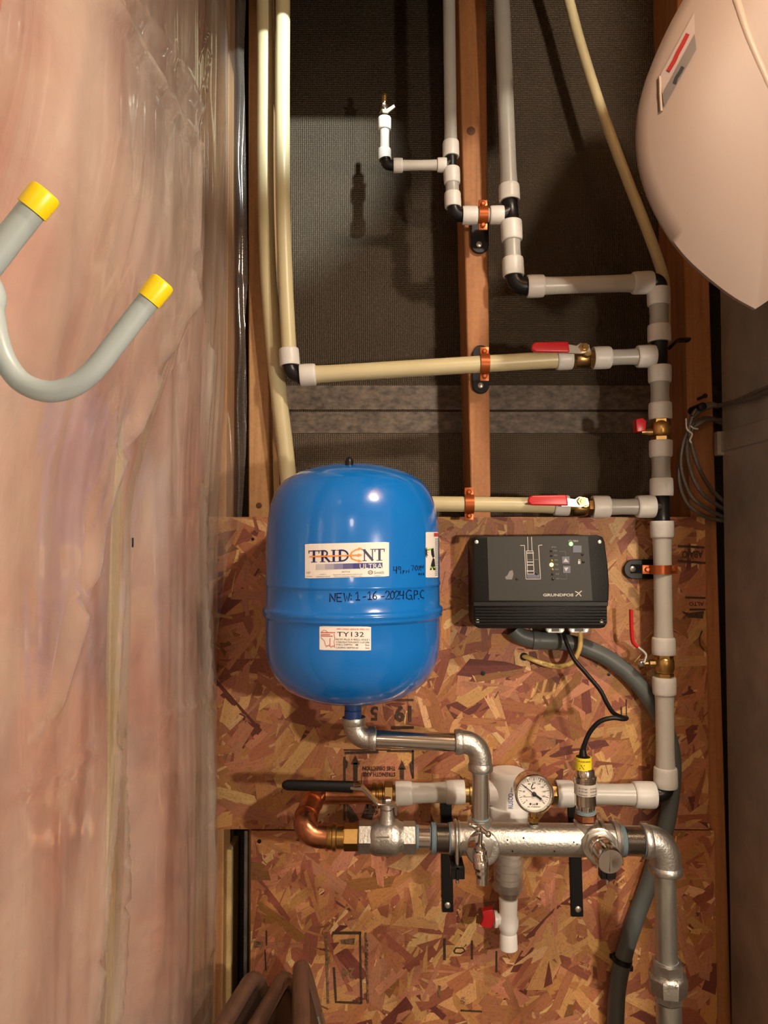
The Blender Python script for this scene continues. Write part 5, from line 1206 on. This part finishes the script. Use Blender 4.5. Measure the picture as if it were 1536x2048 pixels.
def shell_at(px, py):
    """point of the dome surface seen at a picture point"""
    pt = P(px, py, ys_-.05)
    for _ in range(6):
        q = Vector((px, py))-cen
        pc_ = P(cen.x, cen.y, ys_); best = 0
        v = Vector((pt.x-pc_.x, pt.z-pc_.z)); an = math.atan2(v.y, v.x); rr = v.length; rim = None
        for i in range(n):
            a = P(*outl[i], ys_); b = P(*outl[(i+1) % n], ys_)
            a2 = Vector((a.x-pc_.x, a.z-pc_.z)); b2 = Vector((b.x-pc_.x, b.z-pc_.z))
            den = v.x*(b2.y-a2.y)-v.y*(b2.x-a2.x)
            if abs(den) < 1e-9: continue
            t = (a2.x*(b2.y-a2.y)-a2.y*(b2.x-a2.x))/den; u = (a2.x*v.y-a2.y*v.x)/den
            if t > 0 and 0 <= u <= 1: rim = t
        f = min(1, 1/rim) if rim else 1
        pt = P(px, py, ys_-.045*(1-f**2.6))
    return pt
def SH(l): return lambda x, y: shell_at(x, y)+Vector((-.2*l, -l, 0))
bm = bmesh.new(); tube(bm, catmull([shell_at(*q)+Vector((0, .002, 0)) for q in ((1462, -40), (1478, 10), (1494, 60), (1512, 105), (1536, 160), (1560, 215))], 6), 9*S(ys_), 14, squash=.7); obj('rib', bm, M['shellrib'], sh)
SH1, SH2 = SH(.0014), SH(.0024)
bm = bmesh.new()
lq = [(1388, 27), (1391, 100), (1326, 218), (1321, 150)]
def quadgrid(bm, c, f, nx=6, ny=4):
    A, B, Cc, Dd = [Vector(p) for p in c]; vs = []
    for j in range(ny+1):
        t = j/ny; vs.append([bm.verts.new(f(*((A*(1-i/nx)+Dd*(i/nx))*(1-t)+(B*(1-i/nx)+Cc*(i/nx))*t))) for i in range(nx+1)])
    for j in range(ny):
        for i in range(nx): bm.faces.new((vs[j][i], vs[j][i+1], vs[j+1][i+1], vs[j+1][i]))
quadgrid(bm, lq, SH1); stk = obj('sticker', bm, mat('pale_sticker', (.29, .225, .195), .5), sh, label='pale sticker with red lettering and grey band')
bm = bmesh.new(); quadgrid(bm, [(1388.5, 70), (1392, 101), (1328, 216), (1324, 190)], SH2); obj('grey_band', bm, M['greyband'], stk)
bm = bmesh.new(); ribbon(bm, [(1374, 72), (1366, 88), (1355, 108), (1348, 124), (1337, 142)], 8, SH2); obj('red_lettering', bm, mat('dark_red_print', (.24, .012, .012), .5), stk)
bm = bmesh.new(); ribbon(bm, [(1364, 138), (1360, 146), (1352, 158), (1349, 168)], 7, SH(.003)); obj('dark_lettering', bm, M['ink'], stk)
bm = bmesh.new(); tube(bm, [SH1(1319, 155), SH1(1320, 190), SH1(1322, 224)], 3*S(ys_), 8); obj('curled_edge', bm, M['shellrib'], stk)
bm = bmesh.new(); tube(bm, [P(1500, 0, ys_), P(1500, -200, ys_+.0), Vector((P(1500, -200, ys_).x, ys_, 2.78))], .002, 8); obj('hanger_wire', bm, M['steel'], sh)

# ------------------------------------------------------------------ grey hooks, left
hk = thing('storage_hook', 'grey double-arm storage hook with yellow tips on the left wall', 'hook', (XL+.045, -.95, CZ))
J = [(-25, 560), (-14, 625), (-4, 680), (14, 728), (46, 766), (95, 783), (142, 774), (184, 744), (228, 690), (268, 638), (306, 590)]
def jarm(f, Y, r):
    pts = [P(*f(q), Y) for q in J]; s = S(Y)
    first = pts[0]; plate = Vector((XL+.05, Y-.02, first.z+.06)); pts = [plate, (plate+first)/2+Vector((0, 0, .02))]+pts
    pp = catmull(pts, 8); bm = bmesh.new(); tube(bm, pp, r, 20); arm = obj('arm', bm, M['greyhook'], hk)
    d = (pp[-1]-pp[-4]).normalized(); bm = bmesh.new(); Lc = 50*s; a = pp[-1]-d*Lc*.28
    lathe(bm, a, d, [(0, r*1.02), (.0, r*1.16), (.80*Lc, r*1.18), (.95*Lc, r*1.10), (Lc, r*.9), (Lc, r*.6), (.97*Lc, r*.4)], 28); obj('tip', bm, M['yellow'], arm, label='yellow rubber tip')
rj = 22*S(-.985)
jarm(lambda q: q, -.985, rj)
jarm(lambda q: (72+(q[0]-306)*1.27, 410+(q[1]-590)*1.27), -1.065, rj)
bm = bmesh.new(); box(bm, (XL+.040, -1.12, CZ+.03), (XL+.052, -.97, CZ+.30), .003, 2); obj('mounting_plate', bm, M['greyhook'], hk)

# ------------------------------------------------------------------ folded chairs, lower left
def chair(label, far, near, lean):
    """far: far top corner (px,py,Y); near: second picture point of the top rail; folded, leaning to the left"""
    a = P(*far); r = .0132
    d = ray(*near); t_ = (a.z-CZ)/d.z; b = CAM+d*t_            # same height along the rail
    u = (b-a).normalized(); W = .40; b = a+u*W
    dn = Vector((lean, .02, -1)).normalized()
    t = thing('folding_chair', label, 'chair', Vector(((a.x+b.x)/2+lean*a.z, (a.y+b.y)/2, 0)))
    H = a.z/(-dn.z)-.012
    rad = .045; pts = [a+dn*H]; pts.append(a+dn*(rad*2.2)); 
    for i in range(9):
        q = i/8; pts.append((a+dn*rad*1.6)*(1-q)**2+a*2*q*(1-q)+(a+u*rad)*q*q)
    for i in range(9):
        q = i/8; pts.append((b-u*rad)*(1-q)**2+b*2*q*(1-q)+(b+dn*rad*1.6)*q*q)
    pts += [b+dn*(rad*2.2), b+dn*H]
    bm = bmesh.new(); tube(bm, pts, r, 14); obj('back_frame', bm, M['chair'], t)
    nrm = u.cross(dn).normalized()
    if nrm.x < 0: nrm = -nrm
    def slab(u0, u1, d0, d1, off, th, bev=.003):
        bm = bmesh.new(); q = [a+u*u0+dn*d0+nrm*off, a+u*u1+dn*d0+nrm*off, a+u*u1+dn*d1+nrm*off, a+u*u0+dn*d1+nrm*off]; prism(bm, q, nrm*th, bev, 2); return bm
    obj('backrest', slab(.012, W-.012, .018, .19, -.004, .008), M['chairdk'], t)
    obj('seat', slab(.02, W-.02, .30, .68, .003, .012), M['chairdk'], t)
    bm = bmesh.new(); tube(bm, [a+u*.03+dn*.2+nrm*.010, a+u*.03+dn*(H-.02)+nrm*.014, a+u*(W-.03)+dn*(H-.02)+nrm*.014, a+u*(W-.03)+dn*.2+nrm*.010], .007, 10); obj('rear_legs', bm, M['chair'], t)
    bm = bmesh.new(); c = a+dn*.115+nrm*.0; tube(bm, [c-dn*.02, c+dn*.10], .0135, 12); sphere(bm, c-u*.0+nrm*.006+Vector((0, -.012, 0)), .007); obj('hinge_bracket', bm, M['steel'], t)
    return t
chair('brown metal folding chair leaning nearest the corner post, leftmost of three', (516, 1937, -.10), (448, 2048), .20)
chair('brown metal folding chair in the middle of the three by the left corner', (577, 1938, -.05), (514, 2048), .20)
chair('brown metal folding chair with bright hinge, rightmost of the three', (601, 1915, -.10), (602, 2048), .26)
